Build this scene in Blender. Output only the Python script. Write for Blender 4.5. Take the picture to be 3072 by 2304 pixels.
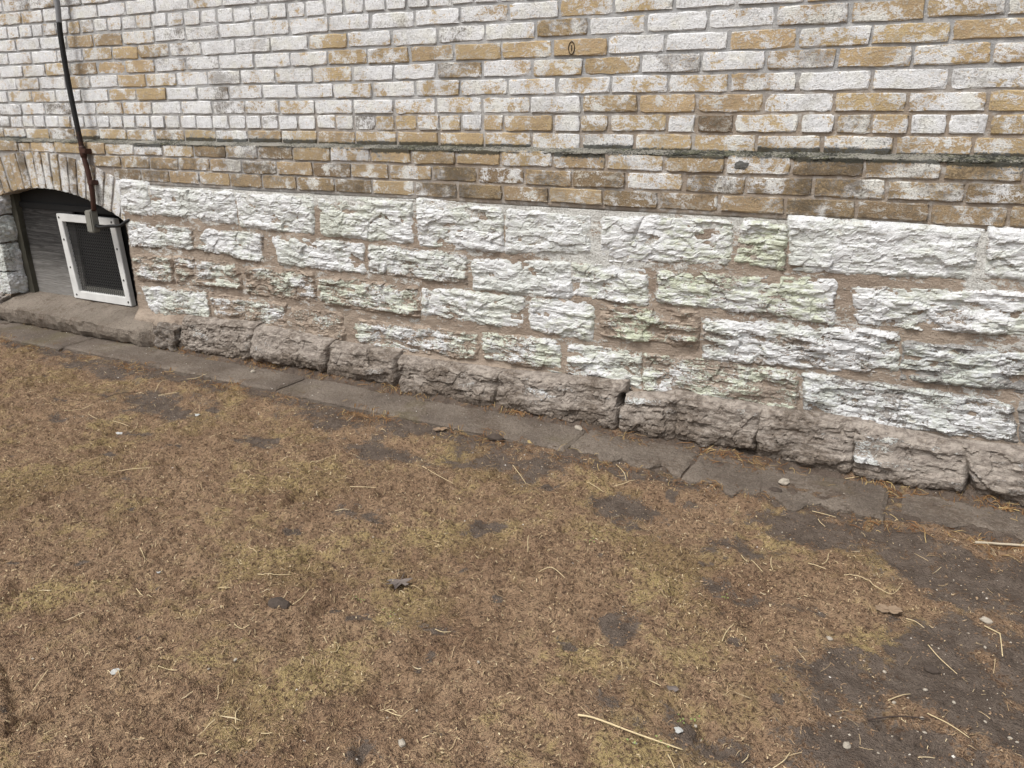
import bpy, bmesh, math, random
import numpy as np
from mathutils import Matrix, Vector

# ------------------------------------------------------------------ scene, camera, light
for o in list(bpy.data.objects):
    bpy.data.objects.remove(o)
scene = bpy.context.scene
COL = scene.collection

CAM_LOC = Vector((4.633, -2.787, 1.187))
YAW, PITCH, ROLL = 0.48112, -0.32441, 0.00206
FOCAL = 2340.0 / 3072.0
fwd = Vector((-math.sin(YAW) * math.cos(PITCH), math.cos(YAW) * math.cos(PITCH), math.sin(PITCH)))
rgt = Vector((math.cos(YAW), math.sin(YAW), 0.0))
upv = rgt.cross(fwd)
r2 = rgt * math.cos(ROLL) + upv * math.sin(ROLL)
u2 = upv * math.cos(ROLL) - rgt * math.sin(ROLL)
cam_data = bpy.data.cameras.new('camera')
cam_data.sensor_width = 36.0
cam_data.lens = 36.0 * FOCAL
cam_data.clip_start = 0.05
cam_data.clip_end = 500.0
cam = bpy.data.objects.new('camera', cam_data)
M = Matrix((r2, u2, -fwd)).transposed().to_4x4()
M.translation = CAM_LOC
cam.matrix_world = M
COL.objects.link(cam)
scene.camera = cam
scene.render.resolution_x, scene.render.resolution_y = 1024, 768
scene.cycles.max_bounces = 4
scene.cycles.diffuse_bounces = 3
scene.cycles.glossy_bounces = 2

# overcast day: grey-white sky and a very soft sun high behind the camera
SUN_DIR = Vector((-0.22, -0.48, 0.85)).normalized()
world = bpy.data.worlds.new('World')
scene.world = world
world.use_nodes = True
wn = world.node_tree
for n in list(wn.nodes):
    wn.nodes.remove(n)
sky = wn.nodes.new('ShaderNodeTexSky')
sky.sky_type = 'NISHITA'
sky.sun_disc = False
sky.sun_elevation = math.asin(SUN_DIR.z)
sky.sun_rotation = math.atan2(SUN_DIR.x, SUN_DIR.y)
sky.air_density = 1.0
sky.dust_density = 4.0
hsv = wn.nodes.new('ShaderNodeHueSaturation')
hsv.inputs['Saturation'].default_value = 0.26
bg = wn.nodes.new('ShaderNodeBackground')
bg.inputs['Strength'].default_value = 0.118
wout = wn.nodes.new('ShaderNodeOutputWorld')
wn.links.new(sky.outputs[0], hsv.inputs['Color'])
wn.links.new(hsv.outputs[0], bg.inputs['Color'])
wn.links.new(bg.outputs[0], wout.inputs['Surface'])
sun_data = bpy.data.lights.new('sun', 'SUN')
sun_data.energy = 1.45
sun_data.angle = math.radians(16)
sun_data.color = (1.0, 0.97, 0.93)
sun = bpy.data.objects.new('sun', sun_data)
sun.rotation_euler = (-SUN_DIR).to_track_quat('-Z', 'Y').to_euler()
COL.objects.link(sun)
scene.view_settings.view_transform = 'Standard'
scene.view_settings.look = 'None'
scene.view_settings.exposure = 0.68
scene.view_settings.gamma = 1.0

def in_view(x, y, z, margin=0.02):
    d = Vector((x, y, z)) - CAM_LOC
    w = d.dot(fwd)
    if w <= 0.05:
        return False
    a, b = d.dot(r2) / w * FOCAL, d.dot(u2) / w * FOCAL
    return abs(a) < 0.5 + margin and abs(b) < 0.375 + margin

# ------------------------------------------------------------------ numpy noise
def _hash(ix, iy, seed):
    h = (ix.astype(np.int64) * 374761393 + iy.astype(np.int64) * 668265263 + seed * 2147483647 + 1013904223) & 0xFFFFFFFF
    h = ((h ^ (h >> 13)) * 1274126177) & 0xFFFFFFFF
    h = ((h ^ (h >> 16)) * 2246822519) & 0xFFFFFFFF
    return (h ^ (h >> 15)) & 0xFFFFFFFF

def perlin(x, y, seed=0):
    x = np.asarray(x, float); y = np.asarray(y, float)
    x, y = np.broadcast_arrays(x, y)
    x0 = np.floor(x); y0 = np.floor(y)
    fx = x - x0; fy = y - y0
    def g(ix, iy, dx, dy):
        a = _hash(ix, iy, seed) * (2 * math.pi / 4294967296.0)
        return np.cos(a) * dx + np.sin(a) * dy
    n00 = g(x0, y0, fx, fy); n10 = g(x0 + 1, y0, fx - 1, fy)
    n01 = g(x0, y0 + 1, fx, fy - 1); n11 = g(x0 + 1, y0 + 1, fx - 1, fy - 1)
    sx = fx * fx * fx * (fx * (fx * 6 - 15) + 10); sy = fy * fy * fy * (fy * (fy * 6 - 15) + 10)
    return ((n00 * (1 - sx) + n10 * sx) * (1 - sy) + (n01 * (1 - sx) + n11 * sx) * sy) * 1.5

def fbm(x, y, octv=4, seed=0, gain=0.5):
    s = 0; a = 1.0; t = 0
    for i in range(octv):
        s = s + a * perlin(np.asarray(x) * 2 ** i, np.asarray(y) * 2 ** i, seed + i * 31)
        t += a; a *= gain
    return s / t

def sstep(a, b, x):
    t = np.clip((x - a) / (b - a), 0, 1)
    return t * t * (3 - 2 * t)

# ------------------------------------------------------------------ object helpers
def link(o, parent=None):
    COL.objects.link(o)
    if parent is not None:
        o.parent = parent
    return o

def mesh_obj(name, verts, faces, mat, parent=None, smooth=True):
    me = bpy.data.meshes.new(name)
    me.from_pydata([tuple(v) for v in verts], [], [tuple(f) for f in faces])
    me.update()
    if smooth:
        me.polygons.foreach_set('use_smooth', [True] * len(me.polygons))
    if mat: me.materials.append(mat)
    return link(bpy.data.objects.new(name, me), parent)

def fast_mesh(name, verts, quads, mat, smooth=True):
    """verts (n,3) array, quads (m,4) int array"""
    me = bpy.data.meshes.new(name)
    verts = np.ascontiguousarray(verts, dtype=np.float32); quads = np.ascontiguousarray(quads, dtype=np.int32)
    me.vertices.add(len(verts)); me.vertices.foreach_set('co', verts.ravel())
    k = quads.shape[1]
    me.loops.add(len(quads) * k); me.loops.foreach_set('vertex_index', quads.ravel())
    me.polygons.add(len(quads))
    me.polygons.foreach_set('loop_start', np.arange(0, len(quads) * k, k, dtype=np.int32))
    me.polygons.foreach_set('loop_total', np.full(len(quads), k, dtype=np.int32))
    me.polygons.foreach_set('use_smooth', np.full(len(quads), smooth))
    me.update(calc_edges=True)
    me.validate()
    if mat: me.materials.append(mat)
    return me

def attr(me, name, vals):
    a = me.attributes.new(name, 'FLOAT', 'POINT')
    a.data.foreach_set('value', np.ascontiguousarray(vals, dtype=np.float32).ravel())

def grid_quads(nx, ny):
    i = np.arange((nx - 1) * (ny - 1)); c = i % (nx - 1); r = i // (nx - 1)
    a = r * nx + c
    return np.stack([a, a + 1, a + nx + 1, a + nx], 1)

def empty(name, loc=(0, 0, 0)):
    o = bpy.data.objects.new(name, None); o.location = loc; o.empty_display_size = 0.1
    return link(o)

def tag(o, label=None, cat=None, group=None, kind=None):
    if label: o['label'] = label
    if cat: o['category'] = cat
    if group: o['group'] = group
    if kind: o['kind'] = kind
    return o

def box_mesh(name, x0, x1, y0, y1, z0, z1, mat, parent=None, bevel=0.0, shear=0.0):
    bm = bmesh.new()
    bmesh.ops.create_cube(bm, size=1)
    for v in bm.verts:
        v.co = Vector(((x0 + x1) / 2 + v.co.x * (x1 - x0), (y0 + y1) / 2 + v.co.y * (y1 - y0), (z0 + z1) / 2 + v.co.z * (z1 - z0)))
    if bevel:
        bmesh.ops.bevel(bm, geom=list(bm.edges), offset=bevel, segments=2, affect='EDGES')
    me = bpy.data.meshes.new(name); bm.to_mesh(me); bm.free()
    if mat: me.materials.append(mat)
    return link(bpy.data.objects.new(name, me), parent)

def tube(name, pts, radii, mat, parent=None, sides=10, caps=True):
    pts = [Vector(p) for p in pts]
    if not isinstance(radii, (list, tuple)): radii = [radii] * len(pts)
    vs, fs = [], []
    ref = None
    for i, p in enumerate(pts):
        t = (pts[min(i + 1, len(pts) - 1)] - pts[max(i - 1, 0)]).normalized()
        a = Vector((0, 0, 1)) if abs(t.z) < 0.9 else Vector((0, 1, 0))
        if ref is None: ref = t.cross(a).normalized()
        e1 = (ref - t * ref.dot(t)).normalized(); ref = e1
        e2 = t.cross(e1)
        for k in range(sides):
            an = 2 * math.pi * k / sides
            vs.append(p + (e1 * math.cos(an) + e2 * math.sin(an)) * radii[i])
    for i in range(len(pts) - 1):
        for k in range(sides):
            k2 = (k + 1) % sides
            fs.append((i * sides + k, i * sides + k2, (i + 1) * sides + k2, (i + 1) * sides + k))
    if caps:
        fs.append(tuple(reversed(range(sides)))); fs.append(tuple((len(pts) - 1) * sides + k for k in range(sides)))
    return mesh_obj(name, vs, fs, mat, parent)

# ------------------------------------------------------------------ material helpers
class NB:
    def __init__(self, name):
        self.m = bpy.data.materials.new(name); self.m.use_nodes = True
        self.nt = self.m.node_tree
        self.b = self.nt.nodes['Principled BSDF']
        self.b.inputs['Roughness'].default_value = 0.9
        self.b.inputs['Specular IOR Level'].default_value = 0.25
        self.geo = self.nt.nodes.new('ShaderNodeNewGeometry')
        self.pos = self.geo.outputs['Position']
    def n(self, t): return self.nt.nodes.new(t)
    def set(self, sock, v):
        if isinstance(v, bpy.types.NodeSocket): self.nt.links.new(v, sock)
        elif isinstance(v, tuple) and len(v) == 3 and sock.type == 'RGBA': sock.default_value = (*v, 1)
        else: sock.default_value = v
    def noise(self, scale, detail=3, rough=0.55, stretch=None, dist=0.0, vec=None):
        t = self.n('ShaderNodeTexNoise')
        v = vec if vec is not None else self.pos
        if stretch:
            mp = self.n('ShaderNodeMapping'); mp.inputs['Scale'].default_value = stretch
            self.nt.links.new(v, mp.inputs['Vector']); v = mp.outputs[0]
        self.nt.links.new(v, t.inputs['Vector'])
        t.inputs['Scale'].default_value = scale; t.inputs['Detail'].default_value = detail
        t.inputs['Roughness'].default_value = rough; t.inputs['Distortion'].default_value = dist
        return t.outputs[0]
    def voro(self, scale, feature='F1', stretch=None):
        t = self.n('ShaderNodeTexVoronoi'); t.feature = feature
        v = self.pos
        if stretch:
            mp = self.n('ShaderNodeMapping'); mp.inputs['Scale'].default_value = stretch
            self.nt.links.new(v, mp.inputs['Vector']); v = mp.outputs[0]
        self.nt.links.new(v, t.inputs['Vector']); t.inputs['Scale'].default_value = scale
        return t.outputs['Distance']
    def math(self, op, a, b=0.0, c=None):
        t = self.n('ShaderNodeMath'); t.operation = op
        self.set(t.inputs[0], a); self.set(t.inputs[1], b)
        if c is not None: self.set(t.inputs[2], c)
        return t.outputs[0]
    def ramp(self, f, lo, hi, a=0.0, b=1.0):
        t = self.n('ShaderNodeMapRange'); t.interpolation_type = 'SMOOTHSTEP'
        self.set(t.inputs[0], f); t.inputs[1].default_value = lo; t.inputs[2].default_value = hi
        t.inputs[3].default_value = a; t.inputs[4].default_value = b
        return t.outputs[0]
    def mix(self, f, a, b, mode='MIX'):
        t = self.n('ShaderNodeMix'); t.data_type = 'RGBA'; t.blend_type = mode
        self.set(t.inputs[0], f); self.set(t.inputs[6], a); self.set(t.inputs[7], b)
        return t.outputs[2]
    def attr(self, name, obj=False):
        t = self.n('ShaderNodeAttribute'); t.attribute_name = name
        t.attribute_type = 'OBJECT' if obj else 'GEOMETRY'
        return t.outputs['Fac']
    def sep(self):
        t = self.n('ShaderNodeSeparateXYZ'); self.nt.links.new(self.pos, t.inputs[0]); return t.outputs
    def bump(self, h, strength=0.5, dist=0.01, prev=None):
        t = self.n('ShaderNodeBump'); t.inputs['Strength'].default_value = strength; t.inputs['Distance'].default_value = dist
        self.nt.links.new(h, t.inputs['Height'])
        if prev: self.nt.links.new(prev, t.inputs['Normal'])
        return t.outputs[0]
    def out(self, col, normal=None, rough=None):
        self.set(self.b.inputs['Base Color'], col)
        if normal: self.nt.links.new(normal, self.b.inputs['Normal'])
        if rough is not None: self.set(self.b.inputs['Roughness'], rough)
        return self.m

def centred(nb, x, amp):           # (x-0.5)*amp
    return nb.math('MULTIPLY', nb.math('SUBTRACT', x, 0.5), amp)

# --- whitewashed brick
def mat_brick():
    b = NB('whitewashed_brick')
    white = b.attr('white', True); tone = b.attr('tone', True); soot = b.attr('soot', True)
    n0 = b.noise(11, 2, .6); n1 = b.noise(34, 3, .68, (1, 1, 1.6)); n2 = b.noise(130, 3, .75); n3 = b.noise(330, 1, .7)
    raw = b.mix(tone, (.46, .355, .195), (.19, .137, .08))
    raw = b.mix(b.ramp(n1, .35, .7), raw, b.mix(tone, (.37, .265, .15), (.115, .085, .054)))
    raw = b.mix(b.ramp(n2, .53, .72, 0, .8), raw, (.12, .085, .05))
    raw = b.mix(b.ramp(n3, .56, .74, 0, .5), raw, (.55, .50, .40))
    wcol = b.mix(b.ramp(n1, .32, .68), (.77, .78, .79), (.63, .635, .64))
    wcol = b.mix(b.ramp(n0, .48, .70, 0, .42), wcol, (.62, .60, .48))
    wcol = b.mix(b.ramp(n2, .52, .70, 0, .65), wcol, (.30, .285, .26))
    wcol = b.mix(b.ramp(n3, .58, .72, 0, .55), wcol, (.26, .25, .235))
    big = b.noise(3.2, 3, .65)
    film = b.ramp(b.math('ADD', n1, b.math('ADD', centred(b, n2, 1.1), centred(b, big, .8))), .46, .72, 0, .62)
    oi = b.n('ShaderNodeObjectInfo')
    raw = b.mix(b.math('MULTIPLY', oi.outputs['Random'], .32), raw, b.mix(tone, (.43, .30, .20), (.17, .115, .085)))
    raw = b.mix(film, raw, (.58, .56, .49))
    m = b.math('ADD', b.math('ADD', b.math('ADD', b.math('MULTIPLY', white, 1.0), b.math('ADD', centred(b, big, 1.5), .20)), centred(b, n1, 1.7)), b.math('ADD', centred(b, n2, 1.9), centred(b, n0, 2.2)))
    fac = b.ramp(m, .40, .84)
    col = b.mix(fac, raw, wcol)
    grime = b.ramp(b.math('ADD', b.noise(5, 3, .7, (1, 1, 1.8)), centred(b, n2, .7)), .44, .68, 0, .85)
    col = b.mix(b.math('MULTIPLY', grime, b.ramp(tone, .1, .6, .22, 1.0)), col, (.095, .074, .05))
    # black crust along both sides of the drip ledge, more on some bricks than on others
    s = b.math('ADD', soot, b.math('ADD', centred(b, n1, 1.0), centred(b, n2, .8)))
    z = b.sep()[2]
    over = b.math('GREATER_THAN', z, 1.0855)
    low = b.math('MULTIPLY', b.ramp(z, 1.118, 1.092), over)
    hi = b.math('MULTIPLY', b.ramp(z, 1.058, 1.080), b.math('SUBTRACT', 1.0, over))
    edge = b.math('ADD', b.math('MULTIPLY', b.math('MAXIMUM', low, hi), 1.1), b.math('SUBTRACT', s, 1.0))
    near = b.math('MULTIPLY', b.ramp(z, 1.03, 1.05), b.ramp(z, 1.15, 1.125))
    col = b.mix(b.math('MULTIPLY', b.ramp(edge, .35, .75, 0, .9), near), col, (.03, .031, .024))
    h = b.math('ADD', b.math('MULTIPLY', n2, .8), b.math('ADD', b.math('MULTIPLY', n3, .35), b.math('MULTIPLY', n1, .5)))
    return b.out(col, b.bump(h, .8, .006))

def mat_brick_mortar():
    b = NB('brick_mortar')
    n0 = b.noise(3, 3); n1 = b.noise(30, 4); n2 = b.noise(160, 4, .7)
    z = b.sep()[2]; x = b.sep()[0]
    brown = b.math('ADD', b.math('ADD', b.ramp(z, 1.5, 1.1), b.math('MULTIPLY', b.ramp(x, 1.5, 4.5), .5)), centred(b, n0, 1.2))
    col = b.mix(b.ramp(brown, .7, 1.4), (.34, .34, .338), (.29, .24, .19))
    col = b.mix(b.ramp(n1, .48, .68, 0, .6), col, (.52, .51, .49))
    col = b.mix(b.ramp(n2, .5, .75, 0, .6), col, (.13, .12, .11))
    return b.out(col, b.bump(b.math('ADD', n1, n2), .7, .006))

def mat_ledge():
    b = NB('mossy_ledge_mortar')
    n0 = b.noise(5, 3); n1 = b.noise(40, 4, .65); n2 = b.noise(150, 3, .7)
    col = b.mix(b.ramp(n1, .42, .66), (.026, .027, .021), (.10, .10, .062))
    col = b.mix(b.ramp(b.math('ADD', n0, centred(b, n2, 1.3)), .40, .66, 0, .85), col, (.29, .275, .24))
    return b.out(col, b.bump(b.math('ADD', n1, n2), .9, .008))

def mat_stone():
    b = NB('whitewashed_limestone')
    paint = b.attr('paint'); green = b.attr('green', True); grey = b.attr('grey', True); dirt = b.attr('dirt')
    n0 = b.noise(7, 3); n1 = b.noise(28, 3, .66, (1, 1, 2.6), .5); n2 = b.noise(100, 3, .75, (1, 1, 1.35), .6); n3 = b.noise(300, 1, .7)
    rock = b.mix(b.ramp(n1, .3, .7), (.375, .305, .24), (.22, .172, .134))
    rock = b.mix(grey, rock, b.mix(b.ramp(n1, .35, .65), (.30, .30, .29), (.15, .15, .148)))
    rock = b.mix(b.ramp(n2, .55, .75, 0, .6), rock, (.50, .43, .35))
    rock = b.mix(b.ramp(n2, .45, .3, 0, .6), rock, (.10, .075, .06))
    wc = b.mix(b.ramp(n1, .35, .65), (.70, .703, .70), (.55, .556, .56))
    gf = b.math('MULTIPLY', b.ramp(b.math('ADD', n0, centred(b, n1, .8)), .38, .66), b.math('ADD', b.math('MULTIPLY', green, .8), .2))
    wc = b.mix(b.math('MULTIPLY', grey, b.ramp(b.math('ADD', n0, centred(b, n2, .6)), .40, .66)), wc, (.44, .465, .49))
    wc = b.mix(gf, wc, (.50, .53, .40))
    wc = b.mix(b.ramp(b.math('ADD', n1, centred(b, n2, .7)), .60, .80, 0, .6), wc, (.40, .33, .26))
    wc = b.mix(b.ramp(n2, .57, .70, 0, .6), wc, (.38, .365, .34))
    wc = b.mix(b.ramp(n3, .60, .74, 0, .5), wc, (.36, .35, .33))
    m = b.math('ADD', paint, b.math('ADD', centred(b, n1, 1.0), centred(b, n2, 1.1)))
    fac = b.ramp(m, .38, .50)
    col = b.mix(fac, rock, wc)
    d = b.ramp(b.math('ADD', dirt, centred(b, n1, .9)), .35, .9, 0, .85)
    col = b.mix(d, col, b.mix(b.ramp(n2, .4, .65), (.070, .053, .040), (.19, .152, .118)))
    # hairline cracks
    wob = b.n('ShaderNodeVectorMath'); wob.operation = 'MULTIPLY_ADD'
    wn_ = b.n('ShaderNodeTexNoise'); wn_.inputs['Scale'].default_value = 22; wn_.inputs['Detail'].default_value = 2
    b.nt.links.new(b.pos, wn_.inputs['Vector'])
    b.nt.links.new(wn_.outputs['Color'], wob.inputs[0]); wob.inputs[1].default_value = (.03, .03, .03); b.nt.links.new(b.pos, wob.inputs[2])
    mp = b.n('ShaderNodeMapping'); mp.inputs['Scale'].default_value = (.8, .4, 3.0); b.nt.links.new(wob.outputs[0], mp.inputs['Vector'])
    vo = b.n('ShaderNodeTexVoronoi'); vo.feature = 'DISTANCE_TO_EDGE'; vo.inputs['Scale'].default_value = 10
    b.nt.links.new(mp.outputs[0], vo.inputs['Vector'])
    crack = b.math('MULTIPLY', b.ramp(vo.outputs['Distance'], .03, .004), b.ramp(b.math('ADD', n0, centred(b, n1, 1.2)), .52, .62))
    col = b.mix(b.math('MULTIPLY', crack, .55), col, (.13, .11, .09))
    h = b.math('ADD', b.math('MULTIPLY', n1, .22), b.math('ADD', b.math('MULTIPLY', n2, .5), b.math('ADD', b.math('MULTIPLY', n3, .22), b.math('MULTIPLY', fac, .16))))
    return b.out(col, b.bump(h, .8, .012))

def mat_stone_mortar():
    b = NB('stone_mortar')
    wash = b.attr('wash'); dirt = b.attr('dirt')
    n0 = b.noise(5, 3); n1 = b.noise(28, 4, .6, (1, 1, 2)); n2 = b.noise(140, 4, .7)
    col = b.mix(b.ramp(n0, .35, .65), (.345, .28, .22), (.28, .22, .17))
    col = b.mix(b.ramp(n2, .52, .70, 0, .6), col, (.17, .13, .10))
    col = b.mix(b.ramp(b.noise(300, 1, .7), .56, .7, 0, .5), col, (.46, .40, .33))
    m = b.math('ADD', wash, b.math('ADD', centred(b, n1, 1.2), centred(b, n2, 1.0)))
    col = b.mix(b.ramp(m, .46, .58), col, b.mix(b.ramp(n2, .45, .65), (.62, .615, .58), (.38, .365, .33)))
    d = b.ramp(b.math('ADD', dirt, centred(b, n1, .7)), .3, .8, 0, .9)
    col = b.mix(d, col, (.08, .058, .042))
    return b.out(col, b.bump(b.math('ADD', n1, b.math('MULTIPLY', n2, .8)), .9, .010))

def mat_concrete(name, c1, c2, moss=0.0):
    b = NB(name)
    n0 = b.noise(4, 4); n1 = b.noise(40, 3, .7); n2 = b.noise(170, 2, .8)
    col = b.mix(b.ramp(n0, .3, .7), c1, c2)
    col = b.mix(b.ramp(n1, .5, .75, 0, .5), col, tuple(v * .6 for v in c2))
    col = b.mix(b.ramp(n2, .56, .72, 0, .55), col, tuple(min(1, v * 1.7) for v in c1))
    col = b.mix(b.ramp(n2, .44, .3, 0, .5), col, tuple(v * .4 for v in c2))
    col = b.mix(b.ramp(b.math('ADD', b.noise(6, 4, .7), centred(b, b.noise(80, 2, .7), .6)), .46, .70, 0, .75), col, (.115, .085, .062))
    if moss: col = b.mix(b.ramp(b.noise(3, 3, .6), .55, .7, 0, moss), col, (.16, .15, .06))
    return b.out(col, b.bump(b.math('ADD', n1, n2), 1.0, .010))

def mat_ground():
    b = NB('moss_and_soil')
    bare = b.attr('bare')
    n0 = b.noise(2.6, 3, .6); n1 = b.noise(20, 3, .65); n2 = b.noise(95, 3, .75); n3 = b.noise(300, 1, .7)
    moss = b.mix(b.ramp(n1, .35, .65), (.23, .147, .090), (.335, .226, .138))
    moss = b.mix(b.ramp(b.math('ADD', b.noise(2.7, 3, .55), centred(b, n1, .6)), .48, .66, 0, .8), moss, (.35, .268, .118))
    moss = b.mix(b.ramp(b.math('ADD', n0, centred(b, n1, .5)), .50, .66, 0, .55), moss, (.15, .085, .050))
    moss = b.mix(b.ramp(n2, .52, .38, 0, .85), moss, (.062, .036, .023))
    moss = b.mix(b.ramp(n3, .58, .72, 0, .6), moss, (.40, .30, .19))
    soil = b.mix(b.ramp(n1, .35, .65), (.092, .069, .053), (.14, .108, .085))
    soil = b.mix(b.ramp(n2, .56, .72, 0, .6), soil, (.18, .15, .122))
    soil = b.mix(b.ramp(n2, .45, .32, 0, .6), soil, (.035, .027, .022))
    f = b.ramp(b.math('ADD', bare, b.math('ADD', centred(b, n1, .6), centred(b, n2, 1.0))), .42, .58)
    col = b.mix(f, moss, soil)
    return b.out(col, b.bump(b.math('ADD', n2, b.math('MULTIPLY', n3, .5)), 1.0, .014), .95)

def mat_fibre(name, a, c, e):
    b = NB(name)
    t = b.attr('tone')
    col = b.mix(b.ramp(t, 0, .6), a, c)
    col = b.mix(b.ramp(t, .7, 1.0), col, e)
    return b.out(col)

def mat_plain(name, c, var=.25, scale=60, rough=.85, stretch=None, bump=.2):
    b = NB(name)
    n = b.noise(scale, 4, .6, stretch)
    col = b.mix(n, tuple(v * (1 - var) for v in c), tuple(min(1, v * (1 + var)) for v in c))
    return b.out(col, b.bump(n, bump, .003), rough)

def mat_rust():
    b = NB('rusty_pipe')
    n1 = b.noise(40, 4, .65); n2 = b.noise(200, 3)
    z = b.sep()[2]
    rust = b.mix(n1, (.075, .030, .019), (.028, .014, .011))
    paint = b.mix(b.ramp(n2, .55, .75), (.012, .012, .012), (.05, .045, .04))
    f = b.ramp(b.math('ADD', z, centred(b, n1, .35)), 1.18, 1.02)
    col = b.mix(f, paint, rust)
    zinc = b.ramp(b.math('ADD', z, centred(b, n1, .02)), 1.648, 1.656)  # grey-blue reflection put into the colour of the pipe's grey top section
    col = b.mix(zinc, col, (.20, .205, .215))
    return b.out(col, b.bump(n2, .4, .003), .6)

def mat_plywood():
    b = NB('weathered_plywood')
    n0 = b.noise(3, 2)
    g = b.noise(6, 4, .62, (1, 1, 16), 1.4); n1 = b.noise(9, 3, .6, (1, 1, 8))
    z = b.sep()[2]
    worn = b.ramp(b.math('ADD', z, b.math('ADD', centred(b, n1, .12), centred(b, n0, .1))), .52, .22)
    g = b.ramp(g, .40, .62)
    dark = b.mix(g, (.020, .019, .018), (.055, .052, .05))
    lite = b.mix(g, (.19, .18, .165), (.25, .24, .225))
    col = b.mix(worn, dark, lite)
    return b.out(col, b.bump(g, .5, .004), .8)

MAT = dict(
    brick=mat_brick(), bmortar=mat_brick_mortar(), ledge=mat_ledge(), stone=mat_stone(), smortar=mat_stone_mortar(),
    sill=mat_concrete('sill_concrete', (.27, .228, .185), (.19, .158, .126)),
    slab=mat_concrete('slab_concrete', (.215, .178, .143), (.125, .10, .08), .25),
    ground=mat_ground(),
    fibre=mat_fibre('dead_moss_fibre', (.175, .108, .065), (.32, .218, .132), (.48, .375, .225)),
    straw=mat_fibre('dry_straw', (.26, .18, .10), (.42, .32, .19), (.58, .48, .31)),
    needle=mat_fibre('rusty_needles', (.12, .055, .025), (.22, .12, .05), (.40, .30, .14)),
    stalk=mat_plain('pale_straw_stalk', (.56, .45, .27), .25, 120),
    darktwig=mat_plain('dark_twig', (.05, .035, .028), .3, 120),
    greytwig=mat_plain('grey_stick', (.42, .36, .27), .3, 120),
    pebble=mat_plain('pale_pebble', (.34, .30, .245), .3, 90),
    pebbles=mat_fibre('small_pebbles', (.20, .16, .12), (.42, .37, .30), (.68, .64, .58)),
    white=mat_plain('white_painted_metal', (.60, .60, .58), .22, 14, .55, None, .08),
    black=mat_plain('black_paint', (.012, .012, .012), .3, 20, .7),
    void=mat_plain('dark_interior', (.006, .006, .006), .2, 20, 1.0),
    wire=mat_plain('dark_wire', (.05, .049, .047), .3, 60, .6),
    screw=mat_plain('dark_screw', (.06, .055, .05), .3, 60, .5),
    stile=mat_plain('peeling_wood', (.060, .056, .042), .8, 18, .85, (1, 1, .35), .5),
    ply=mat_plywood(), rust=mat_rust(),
    zinc=mat_plain('weathered_zinc', (.20, .195, .17), .3, 50, .55),
    cable=mat_plain('black_cable', (.012, .012, .012), .2, 50, .5),
    leafg=mat_plain('dry_grey_leaf', (.15, .125, .11), .35, 60),
    leafb=mat_plain('dry_tan_leaf', (.23, .165, .11), .35, 60),
    clover=mat_plain('green_seedling', (.22, .27, .09), .3, 80),
    crumb=mat_fibre('earth_crumbs', (.10, .062, .038), (.23, .15, .093), (.36, .255, .16)),
    tar=mat_plain('grey_tar', (.11, .108, .10), .5, 90, .8, None, .6),
    clod=mat_plain('dark_clod', (.065, .05, .04), .4, 70, .95, None, .8),
    paper=mat_plain('white_scrap', (.42, .42, .40), .1, 60),
    incise=mat_plain('incised_line', (.07, .05, .03), .3, 60),
)

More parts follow.
